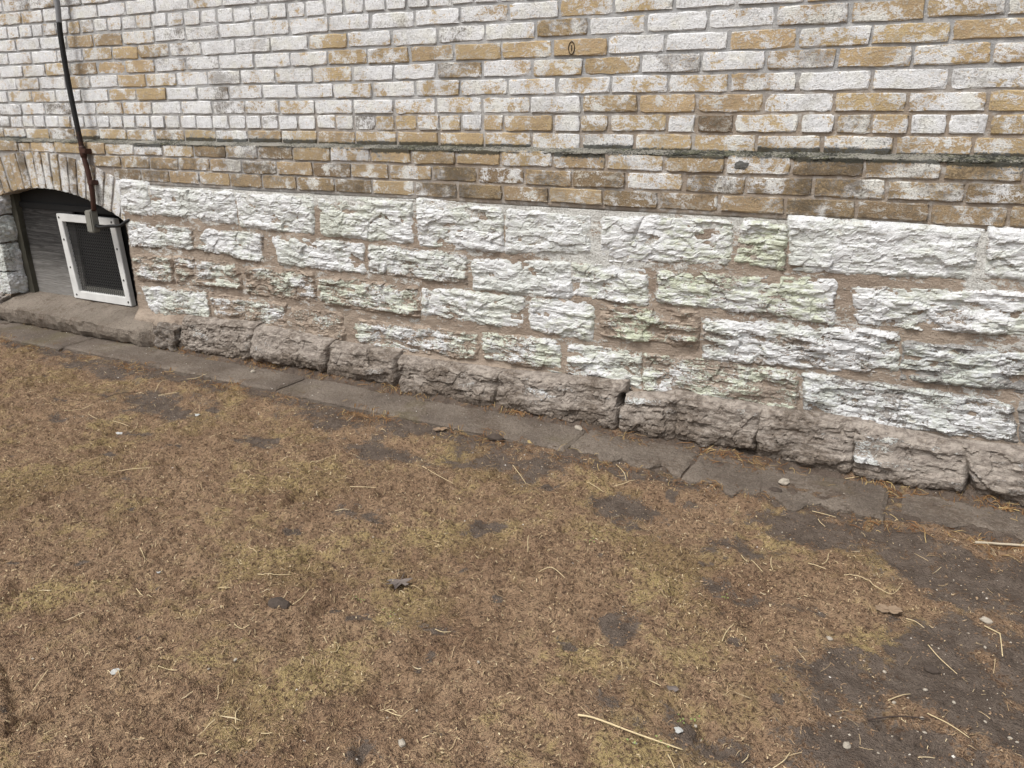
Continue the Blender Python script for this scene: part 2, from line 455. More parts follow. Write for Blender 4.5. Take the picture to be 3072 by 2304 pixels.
# ------------------------------------------------------------------ measured layout (metres along the wall)
COURSES = [
 (-4, [0.867, 1.079, 1.286, 1.496, 1.7, 1.903, 2.109, 2.327, 2.53, 2.746, 2.952, 3.158, 3.355, 3.575, 3.786, 4.0, 4.216, 4.431, 4.641, 4.848, 5.058, 5.268, 5.478, 5.688]),
 (-3, [0.73, 0.943, 1.156, 1.362, 1.576, 1.783, 1.997, 2.21, 2.42, 2.62, 2.831, 3.043, 3.251, 3.45, 3.66, 3.87, 4.079, 4.295, 4.511, 4.727, 4.937, 5.147, 5.357, 5.567]),
 (-2, [-0.952, -0.742, -0.532, -0.322, -0.112, 0.098, 0.207, 0.418, 0.65, 0.833, 1.054, 1.263, 1.478, 1.691, 1.894, 2.099, 2.312, 2.527, 2.736, 2.947, 3.148, 3.368, 3.582, 3.795, 4.008, 4.221, 4.44, 4.657, 4.867, 5.077, 5.287, 5.497, 5.707]),
 (-1, [-0.924, -0.714, -0.504, -0.294, -0.084, 0.118, 0.325, 0.543, 0.744, 0.96, 1.167, 1.376, 1.588, 1.794, 2.003, 2.211, 2.42, 2.637, 2.841, 3.051, 3.259, 3.462, 3.669, 3.881, 4.095, 4.301, 4.511, 4.726, 4.936, 5.146, 5.356, 5.566]),
 (0, [-0.845, -0.74, -0.635, -0.53, -0.425, -0.32, -0.215, -0.11, -0.005, 0.106, 0.209, 0.31, 0.424, 0.53, 0.635, 0.737, 0.841, 0.943, 1.039, 1.15, 1.253, 1.359, 1.466, 1.579, 1.681, 1.792, 1.886, 1.991, 2.104, 2.207, 2.315, 2.416, 2.526, 2.628, 2.736, 2.846, 2.948, 3.046, 3.139, 3.349, 3.458, 3.571, 3.783, 3.885, 4.016, 4.225, 4.333, 4.437, 4.545, 4.648, 4.754, 4.859, 4.964, 5.069, 5.174, 5.279, 5.384, 5.489, 5.594]),
 (1, [-0.929, -0.719, -0.509, -0.299, -0.089, 0.121, 0.324, 0.554, 0.749, 0.958, 1.172, 1.38, 1.586, 1.793, 2.006, 2.207, 2.417, 2.626, 2.831, 3.042, 3.253, 3.461, 3.676, 3.884, 4.103, 4.32, 4.53, 4.74, 4.95, 5.16, 5.37, 5.58]),
 (2, [-0.824, -0.614, -0.404, -0.194, 0.016, 0.233, 0.441, 0.65, 0.864, 1.072, 1.288, 1.498, 1.705, 1.91, 2.112, 2.316, 2.523, 2.736, 2.945, 3.156, 3.359, 3.57, 3.781, 3.988, 4.203, 4.421, 4.633, 4.843, 5.053, 5.263, 5.473, 5.683]),
 (3, [-0.935, -0.725, -0.515, -0.305, -0.095, 0.115, 0.317, 0.537, 0.735, 0.948, 1.156, 1.369, 1.576, 1.786, 1.994, 2.208, 2.423, 2.632, 2.838, 3.045, 3.257, 3.461, 3.676, 3.887, 4.098, 4.312, 4.525, 4.732, 4.942, 5.152, 5.362, 5.572]),
 (4, [-0.855, -0.645, -0.435, -0.225, -0.015, 0.195, 0.39, 0.596, 0.808, 1.017, 1.234, 1.449, 1.662, 1.88, 2.089, 2.296, 2.506, 2.714, 2.922, 3.13, 3.339, 3.552, 3.76, 3.974, 4.189, 4.403, 4.618, 4.828, 5.038, 5.248, 5.458, 5.668]),
 (5, [-0.753, -0.543, -0.333, -0.123, 0.087, 0.295, 0.508, 0.712, 0.936, 1.127, 1.346, 1.56, 1.774, 1.984, 2.197, 2.407, 2.631, 2.848, 3.059, 3.272, 3.479, 3.69, 3.902, 4.116, 4.335, 4.541, 4.746, 4.956, 5.166, 5.376, 5.586]),
 (6, [-0.873, -0.663, -0.453, -0.243, -0.033, 0.177, 0.385, 0.605, 0.813, 1.03, 1.257, 1.465, 1.682, 1.896, 2.101, 2.313, 2.527, 2.743, 2.95, 3.158, 3.363, 3.57, 3.783, 3.99, 4.2, 4.41, 4.62, 4.83, 5.04, 5.25, 5.46, 5.67]),
 (7, [-0.825, -0.72, -0.615, -0.51, -0.405, -0.3, -0.195, -0.09, 0.015, 0.12, 0.226, 0.335, 0.427, 0.536, 0.628, 0.728, 0.83, 0.935, 1.041, 1.141, 1.25, 1.357, 1.465, 1.575, 1.677, 1.778, 1.882, 1.989, 2.095, 2.194, 2.301, 2.399, 2.503, 2.607, 2.711, 2.812, 2.912, 3.015, 3.12, 3.225, 3.33, 3.435, 3.54, 3.645, 3.75, 3.855, 3.96, 4.065, 4.17, 4.275, 4.38, 4.485, 4.59, 4.695, 4.8, 4.905, 5.01, 5.115, 5.22, 5.325, 5.43, 5.535, 5.64]),
 (8, [-0.785, -0.575, -0.365, -0.155, 0.055, 0.265, 0.448, 0.665, 0.877, 1.082, 1.291, 1.511, 1.724, 1.934, 2.144, 2.354, 2.564, 2.774, 2.984, 3.194, 3.404, 3.614, 3.824, 4.034, 4.244, 4.454, 4.664, 4.874, 5.084, 5.294, 5.504, 5.714]),
 (9, [-0.934, -0.724, -0.514, -0.304, -0.094, 0.116, 0.341, 0.564, 0.768, 0.978, 1.188, 1.398, 1.608, 1.818, 2.028, 2.238, 2.448, 2.658, 2.868, 3.078, 3.288, 3.498, 3.708, 3.918, 4.128, 4.338, 4.548, 4.758, 4.968, 5.178, 5.388, 5.598]),
 (10, [-0.645, -0.435, -0.225, -0.015, 0.195, 0.405, 0.615, 0.825, 1.035, 1.245, 1.455, 1.665, 1.875, 2.085, 2.295, 2.505, 2.715, 2.925, 3.135, 3.345, 3.555, 3.765, 3.975, 4.185, 4.395, 4.605, 4.815, 5.025, 5.235, 5.445]),
 (11, [-0.75, -0.54, -0.33, -0.12, 0.09, 0.3, 0.51, 0.72, 0.93, 1.14, 1.35, 1.56, 1.77, 1.98, 2.19, 2.4, 2.61, 2.82, 3.03, 3.24, 3.45, 3.66, 3.87, 4.08, 4.29, 4.5, 4.71, 4.92, 5.13, 5.34]),
]
STONES = [
 (1, [(0.923, 0.89), (1.118, 0.882), (1.13, 0.734), (0.91, 0.734)]),
 (1, [(1.149, 0.86), (1.715, 0.863), (1.721, 0.726), (1.146, 0.744)]),
 (1, [(1.742, 0.858), (2.197, 0.863), (2.191, 0.713), (1.751, 0.716)]),
 (1, [(2.242, 0.861), (2.727, 0.863), (2.725, 0.707), (2.247, 0.709)]),
 (1, [(2.763, 0.872), (3.152, 0.858), (3.163, 0.701), (2.77, 0.7)]),
 (1, [(3.184, 0.855), (3.518, 0.848), (3.527, 0.726), (3.182, 0.7)]),
 (1, [(3.585, 0.849), (3.723, 0.857), (3.673, 0.704), (3.581, 0.701)]),
 (1, [(3.74, 0.86), (4.045, 0.861), (4.053, 0.724), (3.68, 0.707)]),
 (1, [(4.089, 0.866), (4.224, 0.856), (4.234, 0.721), (4.082, 0.731)]),
 (1, [(4.245, 0.882), (4.778, 0.872), (4.773, 0.737), (4.256, 0.725)]),
 (1, [(4.817, 0.88), (5.094, 0.865), (5.119, 0.741), (4.823, 0.753)]),
 (2, [(0.93, 0.683), (1.399, 0.68), (1.406, 0.58), (0.937, 0.567)]),
 (2, [(1.508, 0.681), (1.874, 0.679), (1.868, 0.551), (1.415, 0.583)]),
 (2, [(1.941, 0.669), (2.467, 0.676), (2.471, 0.554), (1.975, 0.554)]),
 (2, [(2.499, 0.676), (2.99, 0.666), (2.989, 0.557), (2.498, 0.559)]),
 (2, [(3.024, 0.65), (3.448, 0.67), (3.461, 0.545), (3.033, 0.541)]),
 (2, [(3.468, 0.672), (3.752, 0.669), (3.766, 0.547), (3.468, 0.558)]),
 (2, [(3.808, 0.669), (4.4, 0.689), (4.409, 0.555), (3.806, 0.565)]),
 (2, [(4.453, 0.676), (5.125, 0.71), (5.149, 0.589), (4.493, 0.565)]),
 (3, [(0.933, 0.51), (1.229, 0.521), (1.222, 0.392), (0.943, 0.385)]),
 (3, [(1.257, 0.526), (1.691, 0.525), (1.71, 0.411), (1.254, 0.395)]),
 (3, [(1.745, 0.517), (2.172, 0.523), (2.177, 0.394), (1.751, 0.391)]),
 (3, [(2.206, 0.506), (2.75, 0.512), (2.746, 0.387), (2.216, 0.389)]),
 (3, [(2.778, 0.513), (3.258, 0.515), (3.24, 0.394), (2.773, 0.401)]),
 (3, [(3.288, 0.518), (3.552, 0.524), (3.552, 0.386), (3.292, 0.4)]),
 (3, [(3.586, 0.521), (3.963, 0.542), (3.96, 0.407), (3.591, 0.41)]),
 (3, [(3.976, 0.512), (4.604, 0.54), (4.621, 0.411), (3.996, 0.373)]),
 (3, [(4.634, 0.511), (5.161, 0.531), (5.185, 0.413), (4.646, 0.399)]),
 (4, [(0.978, 0.344), (1.454, 0.362), (1.469, 0.223), (1.024, 0.208)]),
 (4, [(1.483, 0.359), (1.974, 0.356), (1.987, 0.212), (1.519, 0.22)]),
 (4, [(2.025, 0.344), (2.315, 0.347), (2.337, 0.23), (2.059, 0.212)]),
 (4, [(2.373, 0.326), (3.039, 0.342), (3.034, 0.231), (2.419, 0.212)]),
 (4, [(3.065, 0.345), (3.406, 0.358), (3.425, 0.236), (3.075, 0.247)]),
 (4, [(3.456, 0.35), (3.755, 0.359), (3.758, 0.218), (3.456, 0.238)]),
 (4, [(3.767, 0.354), (4.309, 0.366), (4.329, 0.223), (3.779, 0.219)]),
 (4, [(4.343, 0.362), (4.947, 0.362), (4.987, 0.243), (4.368, 0.214)]),
 (4, [(4.982, 0.364), (5.194, 0.363), (5.217, 0.248), (4.999, 0.248)]),
 (5, [(1.315, 0.19), (1.808, 0.21), (1.78, 0.096), (1.287, 0.093)]),
 (5, [(1.815, 0.202), (2.265, 0.187), (2.265, 0.117), (1.797, 0.105)]),
 (5, [(2.282, 0.174), (2.645, 0.18), (2.661, 0.11), (2.278, 0.098)]),
 (5, [(2.67, 0.161), (3.16, 0.171), (3.159, 0.086), (2.694, 0.064)]),
 (5, [(3.167, 0.172), (3.697, 0.202), (3.695, 0.088), (3.165, 0.085)]),
 (5, [(3.708, 0.162), (3.916, 0.191), (3.923, 0.084), (3.712, 0.091)]),
 (5, [(3.92, 0.192), (4.215, 0.193), (4.214, 0.11), (3.937, 0.085)]),
 (5, [(4.219, 0.189), (4.523, 0.196), (4.532, 0.082), (4.228, 0.083)]),
 (5, [(4.528, 0.195), (4.849, 0.177), (4.87, 0.091), (4.543, 0.08)]),
 (5, [(4.857, 0.181), (5.22, 0.194), (5.242, 0.089), (4.909, 0.096)]),
]
WHITE = [(5, 3.21, 0.85), (5, 3.38, 0.45), (5, 3.59, 0.7), (5, 3.8, 0.9), (5, 4.01, 0.75), (5, 4.22, 0.6), (5, 4.44, 0.25), (5, 4.64, 0.5), (5, 4.78, 0.3), (4, 3.24, 0.35), (4, 3.45, 0.12), (4, 3.66, 0.85), (4, 3.87, 0.85), (4, 4.06, 0.4), (4, 4.3, 0.6), (4, 4.51, 0.3), (4, 4.71, 0.08), (4, 2.4, 0.5), (4, 2.61, 0.45), (4, 2.82, 0.2), (4, 3.03, 0.08), (4, 2.19, 0.8), (3, 3.2, 0.65), (3, 3.36, 0.45), (3, 3.57, 0.15), (3, 3.78, 0.85), (3, 4.0, 0.85), (3, 4.2, 0.5), (3, 4.42, 0.35), (3, 4.62, 0.55), (3, 4.77, 0.5), (3, 2.94, 0.4), (3, 3.1, 0.35), (3, 2.73, 0.85), (2, 3.26, 0.75), (2, 3.47, 0.65), (2, 3.67, 0.65), (2, 3.89, 0.6), (2, 4.06, 0.65), (2, 4.14, 0.6), (2, 4.32, 0.85), (2, 4.53, 0.8), (2, 4.73, 0.85), (2, 2.63, 0.5), (2, 2.84, 0.6), (2, 3.05, 0.5), (1, 3.36, 0.9), (1, 3.57, 0.2), (1, 3.78, 0.2), (1, 3.99, 0.15), (1, 4.21, 0.85), (1, 4.43, 0.3), (1, 4.64, 0.55), (1, 4.79, 0.3), (1, 2.52, 0.6), (1, 2.73, 0.7), (1, 2.94, 0.55), (0, 3.25, 0.3), (0, 3.41, 0.6), (0, 3.52, 0.35), (0, 3.68, 0.3), (0, 3.84, 0.8), (0, 3.95, 0.02), (0, 4.16, 0.3), (0, 4.28, 0.75), (0, 4.38, 0.35), (0, 4.49, 0.4), (0, 4.59, 0.8), (0, 4.7, 0.8), (0, 4.8, 0.35), (0, 2.68, 0.35), (0, 2.79, 0.6), (0, 2.9, 0.4), (0, 3.09, 0.25), (0, 3.17, 0.3), (0, 2.58, 0.4), (-1, 3.36, 0.6), (-1, 3.56, 0.5), (-1, 3.78, 0.15), (-1, 3.99, 0.2), (-1, 4.2, 0.3), (-1, 4.41, 0.4), (-1, 4.62, 0.2), (-1, 4.79, 0.3), (-1, 3.13, 0.55), (-1, 2.95, 0.35), (-1, 2.74, 0.1), (-1, 2.53, 0.25), (-1, 2.32, 0.12), (-1, 2.11, 0.12), (-1, 0.02, 0.4), (-1, 0.23, 0.35), (-1, 0.44, 0.4), (-1, 0.65, 0.25), (-1, 0.85, 0.25), (-1, 1.06, 0.35), (-1, 1.27, 0.25), (-1, 1.48, 0.15), (-1, 1.68, 0.6), (6, 0.71, 0.2), (6, 0.92, 0.15), (6, 1.14, 0.5), (5, 0.82, 0.45), (5, 1.03, 0.3), (5, 1.24, 0.4), (4, 0.49, 0.45), (4, 0.7, 0.25), (4, 0.91, 0.45), (4, 1.12, 0.4), (3, 0.64, 0.5), (3, 1.05, 0.3), (3, 1.26, 0.5), (2, 0.97, 0.4), (2, 1.18, 0.2), (2, 0.33, 0.5), (1, 0.85, 0.4), (1, 1.06, 0.55), (8, 0.17, 0.4), (8, 0.36, 0.4), (7, 0.68, 0.3), (7, 0.78, 0.4), (7, 0.48, 0.5), (9, 0.23, 0.6), (9, 0.45, 0.5), (5, 2.3, 0.25), (6, 3.47, 0.35), (6, 3.68, 0.5), (-2, 1.95, 0.15), (-2, 2.17, 0.12), (-2, 2.39, 0.55), (-2, 2.6, 0.1), (-2, 2.81, 0.1), (-2, 3.02, 0.3), (-2, 3.18, 0.5), (-2, 3.25, 0.45), (-2, 3.46, 0.3), (-2, 3.67, 0.3), (-2, 3.89, 0.15), (-2, 4.07, 0.45), (-2, 4.32, 0.35), (-2, 4.55, 0.45), (-2, 4.76, 0.15), (-2, 0.87, 0.55), (-2, 0.66, 0.1)]
STALKS = [((4.788, -0.955), (4.847, -1.04)), ((4.789, -1.217), (4.864, -1.258)), ((4.52, -1.524), (4.553, -1.452)), ((4.714, -1.223), (4.757, -1.162)), ((4.354, -1.171), (4.366, -1.106)), ((3.829, -1.086), (3.92, -1.113)), ((4.343, -1.571), (4.366, -1.602)), ((4.475, -1.522), (4.481, -1.49)), ((3.35, -1.534), (3.339, -1.461)), ((3.566, -1.636), (3.562, -1.606)), ((3.774, -1.72), (3.809, -1.725)), ((3.785, -1.729), (3.828, -1.732)), ((3.155, -1.916), (3.196, -1.908)), ((2.78, -1.536), (2.856, -1.582)), ((3.057, -2.028), (3.052, -1.986)), ((3.163, -2.11), (3.149, -2.084)), ((3.22, -2.104), (3.218, -2.079)), ((3.534, -1.902), (3.502, -1.854)), ((2.937, -1.672), (3.001, -1.675)), ((3.535, -2.008), (3.553, -1.993)), ((3.289, -1.67), (3.328, -1.658)), ((3.117, -1.564), (3.149, -1.549)), ((3.252, -1.86), (3.3, -1.849)), ((4.523, -0.145), (4.731, -0.071)), ((4.454, -0.417), (4.525, -0.42)), ((4.477, -0.454), (4.502, -0.487)), ((3.608, -0.029), (3.662, -0.058)), ((3.791, -0.376), (3.863, -0.47)), ((3.833, -0.507), (3.891, -0.466)), ((3.747, -0.537), (3.816, -0.558)), ((4.088, -0.287), (4.173, -0.359)), ((3.458, -0.529), (3.557, -0.621)), ((-0.178, -0.079), (-0.02, 0.005)), ((2.211, -1.205), (2.327, -1.138)), ((1.514, -0.918), (1.554, -0.812)), ((1.795, -0.897), (1.903, -0.901)), ((1.955, -0.94), (1.899, -0.858)), ((1.644, -0.898), (1.713, -0.909)), ((1.689, -0.589), (1.766, -0.548)), ((1.628, -0.555), (1.554, -0.425)), ((1.657, -0.401), (1.735, -0.349)), ((2.486, -0.09), (2.585, -0.105)), ((2.798, -0.842), (2.813, -0.761)), ((2.826, -0.886), (2.831, -0.848)), ((3.167, -0.671), (3.337, -0.737)), ((3.053, -0.935), (3.131, -0.893)), ((4.521, -0.713), (4.53, -0.632)), ((4.485, -0.715), (4.534, -0.734)), ((4.388, -0.728), (4.403, -0.787)), ((4.34, -0.762), (4.381, -0.815)), ((4.307, -0.74), (4.336, -0.785)), ((3.725, -0.938), (3.766, -1.025)), ((3.729, -1.454), (3.767, -1.443)), ((4.738, -0.861), (4.779, -0.882)), ((3.174, -1.475), (3.246, -1.427)), ((3.605, -1.903), (3.622, -1.89)), ((4.244, -1.383), (4.273, -1.391)), ((4.089, -1.307), (4.117, -1.328)), ((3.51, -1.6), (3.53, -1.614)), ((3.894, -1.757), (3.904, -1.747))]
PEBBLES = [(3.553, -0.159), (4.346, -0.279), (1.895, -0.213), (1.924, -0.963), (2.047, -0.685), (4.914, -0.785), (4.579, -1.037), (4.65, -1.381), (4.84, -1.148), (4.786, -1.271), (4.896, -1.181), (4.95, -1.215), (4.908, -0.895), (4.78, -1.237), (4.726, -1.217), (4.703, -1.102), (4.785, -1.13), (4.631, -1.302), (4.61, -1.295), (4.939, -1.207), (3.867, -1.788), (3.89, -1.524), (3.846, -1.705), (3.907, -1.03), (4.007, -1.065), (4.264, -0.718), (3.356, -1.811), (3.387, -1.761), (4.277, -1.575), (4.368, -1.455), (4.385, -1.472), (2.593, -0.444), (3.076, -0.453)]

# ------------------------------------------------------------------ ground
Z0 = 1.15
PITCH_Z = 0.06454
rng = np.random.default_rng(7)
random.seed(7)

BARE = [(4.62, -1.20, .15, .13, 1.05), (4.82, -.95, .14, .22, 1.05), (4.92, -1.13, .22, .2, 1.1), (4.76, -1.38, .2, .18, 1.1),
        (4.95, -.58, .34, .2, 1.05), (5.05, -.9, .18, .28, 1.0), (4.13, -1.24, .05, .08, .9), (4.185, -1.455, .07, .07, .9),
        (3.715, -1.46, .07, .05, .9), (1.75, -.66, .35, .17, .9), (2.25, -1.235, .06, .035, .9), (3.42, -.52, .35, .12, .8),
        (4.55, -.5, .4, .13, .95), (2.6, -.5, .4, .10, .75), (1.1, -.47, .5, .09, .9), (4.3, -.7, .12, .07, .7),
        (4.38, -1.52, .18, .08, .8), (3.0, -.75, .1, .08, .5), (2.0, -.95, .1, .05, .6), (4.45, -1.62, .12, .06, .8),
        (3.80, -1.85, .06, .05, .8), (2.95, -.62, .3, .09, .9), (3.55, -.95, .07, .06, .9), (2.5, -.78, .12, .06, .9), (3.9, -.62, .2, .09, .95), (3.2, -1.05, .08, .05, .8), (4.3, -.95, .09, .06, .8), (1.55, -.95, .15, .05, .8), (3.99, -.74, .12, .06, .7), (4.42, -.95, .08, .05, .6), (5.2, -1.4, .3, .4, .9)]
def bare_mask(x, y):
    m = np.zeros_like(x)
    xo, yo = x, y
    x = xo + .09 * fbm(xo * 6, yo * 6, 3, 13); y = yo + .07 * fbm(xo * 6 + 7, yo * 6, 3, 14)
    for bx, by, rx, ry, s in BARE:
        m = np.maximum(m, s * np.exp(-(((x - bx) / rx) ** 2 + ((y - by) / ry) ** 2) * 0.9))
    x, y = xo, yo
    near = np.exp(-((y + .40) / .07) ** 2) * .75 * (x < 4.6)
    m = np.maximum(m, near)
    m = np.maximum(m, (y > -.36) * .8)
    m0 = m
    m = m * .82 + .55 * fbm(x * 6 + 3, y * 6, 4, 11, .62) + .22 * fbm(x * 28, y * 28, 3, 12)
    m = np.where(m0 < .12, np.minimum(m, .45), m)
    m = np.maximum(m, sstep(.38, .55, fbm(x * 7 + 9, y * 7, 3, 17)) * .7)
    return np.clip(m, 0, 1)

CRACKS = [[(4.327, -1.435), (4.36, -1.45), (4.393, -1.486), (4.437, -1.505), (4.50, -1.50)], [(3.787, -1.826), (3.812, -1.846), (3.828, -1.875)],
          [(2.93, -2.015), (3.07, -2.076), (3.11, -2.088), (3.14, -2.13)], [(4.828, -1.19), (4.85, -1.215), (4.88, -1.25)],
          [(4.70, -1.29), (4.80, -1.31), (4.95, -1.29)], [(3.40, -1.99), (3.46, -2.0), (3.52, -1.98)]]
def seg_dist(x, y, pts):
    d = np.full_like(x, 9.0)
    for (ax, ay), (bx, by) in zip(pts[:-1], pts[1:]):
        vx, vy = bx - ax, by - ay
        t = np.clip(((x - ax) * vx + (y - ay) * vy) / (vx * vx + vy * vy), 0, 1)
        d = np.minimum(d, np.hypot(x - ax - t * vx, y - ay - t * vy))
    return d

def ground_z(x, y, bare=None):
    if bare is None: bare = bare_mask(x, y)
    z = .014 + .012 * fbm(x * 2.2, y * 2.2, 3, 1)
    z = z + (.35 + .65 * (1 - bare)) * .011 * fbm(x * 9, y * 9, 3, 2)
    rough = np.abs(fbm(x * 38, y * 38, 3, 3))
    z = z + (1 - bare) * (.012 * fbm(x * 7, y * 7, 2, 33) + .022 * (fbm(x * 22, y * 22, 4, 4, .55)) + .015 * rough - .016 * sstep(.28, .5, fbm(x * 8, y * 8, 2, 25))) + bare * (.005 * fbm(x * 40, y * 40, 3, 5) + .006 * np.abs(fbm(x * 14, y * 14, 3, 15)))
    z = z - .006 * bare
    for c in CRACKS:
        m = (np.abs(x - c[0][0]) < .3) & (np.abs(y - c[0][1]) < .3)
        if m.any():
            xx, yy = x[m], y[m]
            d = seg_dist(xx + .012 * perlin(xx * 40, yy * 40, 6), yy + .012 * perlin(xx * 40, yy * 40, 8), c)
            z[m] -= .020 * np.exp(-(d / .007) ** 2)
    # under the strip of slabs it lies lower, right of it the soil covers the slabs
    strip = sstep(-.366, -.348, y)
    cover = sstep(3.40, 3.70, x)
    onslab = .030 + .030 * fbm(x * 3.2, y * 9, 4, 29, .6) + .012 * sstep(-.30, -.12, y) + .010 * sstep(-.33, -.36, y) + .006 * fbm(x * 30, y * 30, 2, 30)
    zs = (1 - cover) * onslab + cover * (.046 - .006 + .016 * fbm(x * 5, y * 8, 3, 9) + .010 * fbm(x * 30, y * 30, 3, 10))
    # drift of soil against the wall
    zs = zs + cover * .035 * sstep(-.18, -.08, y) + (1 - cover) * (.036 + .012 * fbm(x * 8, y * 8, 3, 19)) * sstep(-.175, -.095, y)
    z = z * (1 - strip) + zs * strip
    toward = (.80 + .25 * cover) * sstep(-.62, -.38, y) * (1 - strip)
    return z + toward * (.024 + .016 * fbm(x * 4, y * 4, 3, 27))

def spread(lo, hi, step, far):
    a = list(np.arange(lo, hi + step / 2, step)); s = step
    l, h = [], []
    v = lo
    while v > -far:
        s *= 1.5; v -= s; l.append(v)
    v = hi; s = step
    while v < far:
        s *= 1.5; v += s; h.append(v)
    return np.array(l[::-1] + a + h)

gx = spread(-.9, 5.7, .0085, 60.0)
gy = spread(-2.45, -.02, .0085, 60.0)
gy = gy[gy < .6]
gy[-1] = .6
X, Y = np.meshgrid(gx, gy)
B = bare_mask(X.ravel(), Y.ravel())
Zg = ground_z(X.ravel(), Y.ravel(), B)
me = fast_mesh('ground', np.stack([X.ravel(), Y.ravel(), Zg], 1), grid_quads(len(gx), len(gy)), MAT['ground'])
attr(me, 'bare', B)
ground = tag(link(bpy.data.objects.new('ground', me)), 'brown ground of dead moss and bare damp soil', None, None, 'structure')

def gz(x, y):
    a = np.array([float(x)]); b = np.array([float(y)])
    return float(ground_z(a, b)[0])

# ------------------------------------------------------------------ concrete strip along the wall foot
def slab_mesh(name, x0, x1, yb, yf, top, thick, seed, mat, rot=0.0, parent=None, ragged=0.0):
    xs = np.linspace(x0, x1, max(6, int((x1 - x0) / .012))); n = 22
    e = .004 * perlin(xs * 9, xs * 0 + seed * 3.1, seed) + .003 * perlin(xs * 40, xs * 0 + seed, seed) + ragged * fbm(xs * 9, xs * 0 + seed * 1.7, 3, seed)
    rows = []
    for j in range(n):
        t = j / (n - 1)
        y = yb + (yf - yb) * t + e * t ** 3
        z = top + .004 * fbm(xs * 9, y * 9, 4, seed) + (.006 if ragged else .0018) * fbm(xs * (45 if ragged else 60), y * (45 if ragged else 60), 3, seed + 1)
        if j == n - 1: z = z - .007; y = y - .001
        z[0] -= .006; z[-1] -= .006
        rows.append(np.stack([xs, y, z], 1))
    rows.append(np.stack([xs, rows[-1][:, 1] - .003, np.full_like(xs, top - thick)], 1))
    V = np.concatenate(rows); m = len(xs)
    me = fast_mesh(name, V, grid_quads(m, n + 1)[:, ::-1], mat, False)
    bm = bmesh.new(); bm.from_mesh(me); bm.verts.ensure_lookup_table()
    for c in (0, m - 1):
        bb = bm.verts.new((xs[c], yb, top - thick)); bm.verts.ensure_lookup_table()
        bm.faces.new([bm.verts[r_ * m + c] for r_ in range(n + 1)] + [bb]) if c else bm.faces.new(([bm.verts[r_ * m + c] for r_ in range(n + 1)] + [bb])[::-1])
        bm.verts.ensure_lookup_table()
    bm.to_mesh(me); bm.free()
    o = link(bpy.data.objects.new(name, me), parent)
    if rot:
        c = Vector((x1, yb, 0)); o.matrix_world = Matrix.Translation(c) @ Matrix.Rotation(rot, 4, 'Z') @ Matrix.Translation(-c)
    return o

strip = box_mesh('concrete_strip', -2.5, 4.9, -.34, -.02, -.15, -.03, MAT['slab'])
tag(strip, 'strip of grey concrete slabs laid along the wall foot', None, None, 'structure')
slab_mesh('slab', -2.4, -.62, -.04, -.36, .048, .09, 3, MAT['slab'], 0, strip)
slab_mesh('slab', -.61, .655, -.04, -.375, .048, .09, 4, MAT['slab'], .03, strip)
slab_mesh('slab', .668, 2.165, -.04, -.355, .05, .09, 5, MAT['slab'], 0, strip)
slab_mesh('slab', 2.175, 3.585, -.04, -.362, .05, .09, 6, MAT['slab'], 0, strip)
slab_mesh('slab', 3.59, 4.03, -.10, -.36, .048, .09, 7, MAT['slab'], -.03, strip, .12)
slab_mesh('slab', 4.035, 4.66, -.14, -.385, .046, .09, 8, MAT['slab'], -.02, strip, .14)
slab_mesh('slab', 4.70, 5.4, -.12, -.33, .046, .09, 9, MAT['slab'], 0, strip, .14)

# ------------------------------------------------------------------ brick wall
def brick_mesh(name, L, H, seed, depth=.06):
    nx, nz = (9, 5) if L > .15 else (6, 5)
    r = np.random.default_rng(seed)
    V = []
    e_ = .0024 / L
    sx = np.concatenate([[0, e_], np.linspace(.12, .88, nx - 4), [1 - e_, 1]])
    f_ = .0026 / H
    sz = np.array([0, f_, .5, 1 - f_, 1])
    for j in range(nz):
        for i in range(nx):
            x = (sx[i] - .5) * L; z = (sz[j] - .5) * H
            rim = i in (0, nx - 1) or j in (0, nz - 1)
            edge = i in (1, nx - 2) or j in (1, nz - 2)
            jx = r.normal(0, .0014) if i in (0, 1, nx - 2, nx - 1) else 0
            jz = r.normal(0, .0014) if j in (0, 1, nz - 2, nz - 1) else 0
            y = r.normal(0, .0004) + (.0006 if edge else 0)
            if rim: y = .004
            corner = (i in (0, 1, nx - 2, nx - 1)) and (j in (0, 1, nz - 2, nz - 1))
            if corner:
                c = abs(r.normal(0, .0028)); x -= math.copysign(c, x); z -= math.copysign(c * .6, z)
                if not rim: y += abs(r.normal(0, .0015))
            V.append((x + jx, y, z + jz))
    F = [(j * nx + i, j * nx + i + 1, (j + 1) * nx + i + 1, (j + 1) * nx + i) for j in range(nz - 1) for i in range(nx - 1)]
    # skirt to the depth of the wall
    ringi = [i for i in range(nx)] + [j * nx + nx - 1 for j in range(1, nz)] + [(nz - 1) * nx + i for i in range(nx - 2, -1, -1)] + [j * nx for j in range(nz - 2, 0, -1)]
    base = len(V)
    for k in ringi: V.append((V[k][0], depth, V[k][2]))
    n = len(ringi)
    for k in range(n): F.append((ringi[(k + 1) % n], ringi[k], base + k, base + (k + 1) % n))
    me = bpy.data.meshes.new(name)
    me.from_pydata(V, [], F); me.update()
    me.materials.append(MAT['brick'])
    return me

SL, HL, BH = .199, .095, .0545
STR = [brick_mesh('brick', SL, BH, 100 + i) for i in range(14)]
HDR = [brick_mesh('brick', HL, BH, 200 + i) for i in range(10)]
BY = -.045                                   # face of the projecting band

wall = empty('brick_wall', (2.4, 0, 1.0))
wall_inv = Matrix.Translation((-2.4, 0, -1.0))
tag(wall, 'wall of whitewashed cream bricks with grey mortar joints above the stone foundation', 'brick wall', None, 'thing')
def to_wall(o, parent=None):
    o.parent = parent or wall
    o.matrix_parent_inverse = wall_inv if parent is None else Matrix.Identity(4)

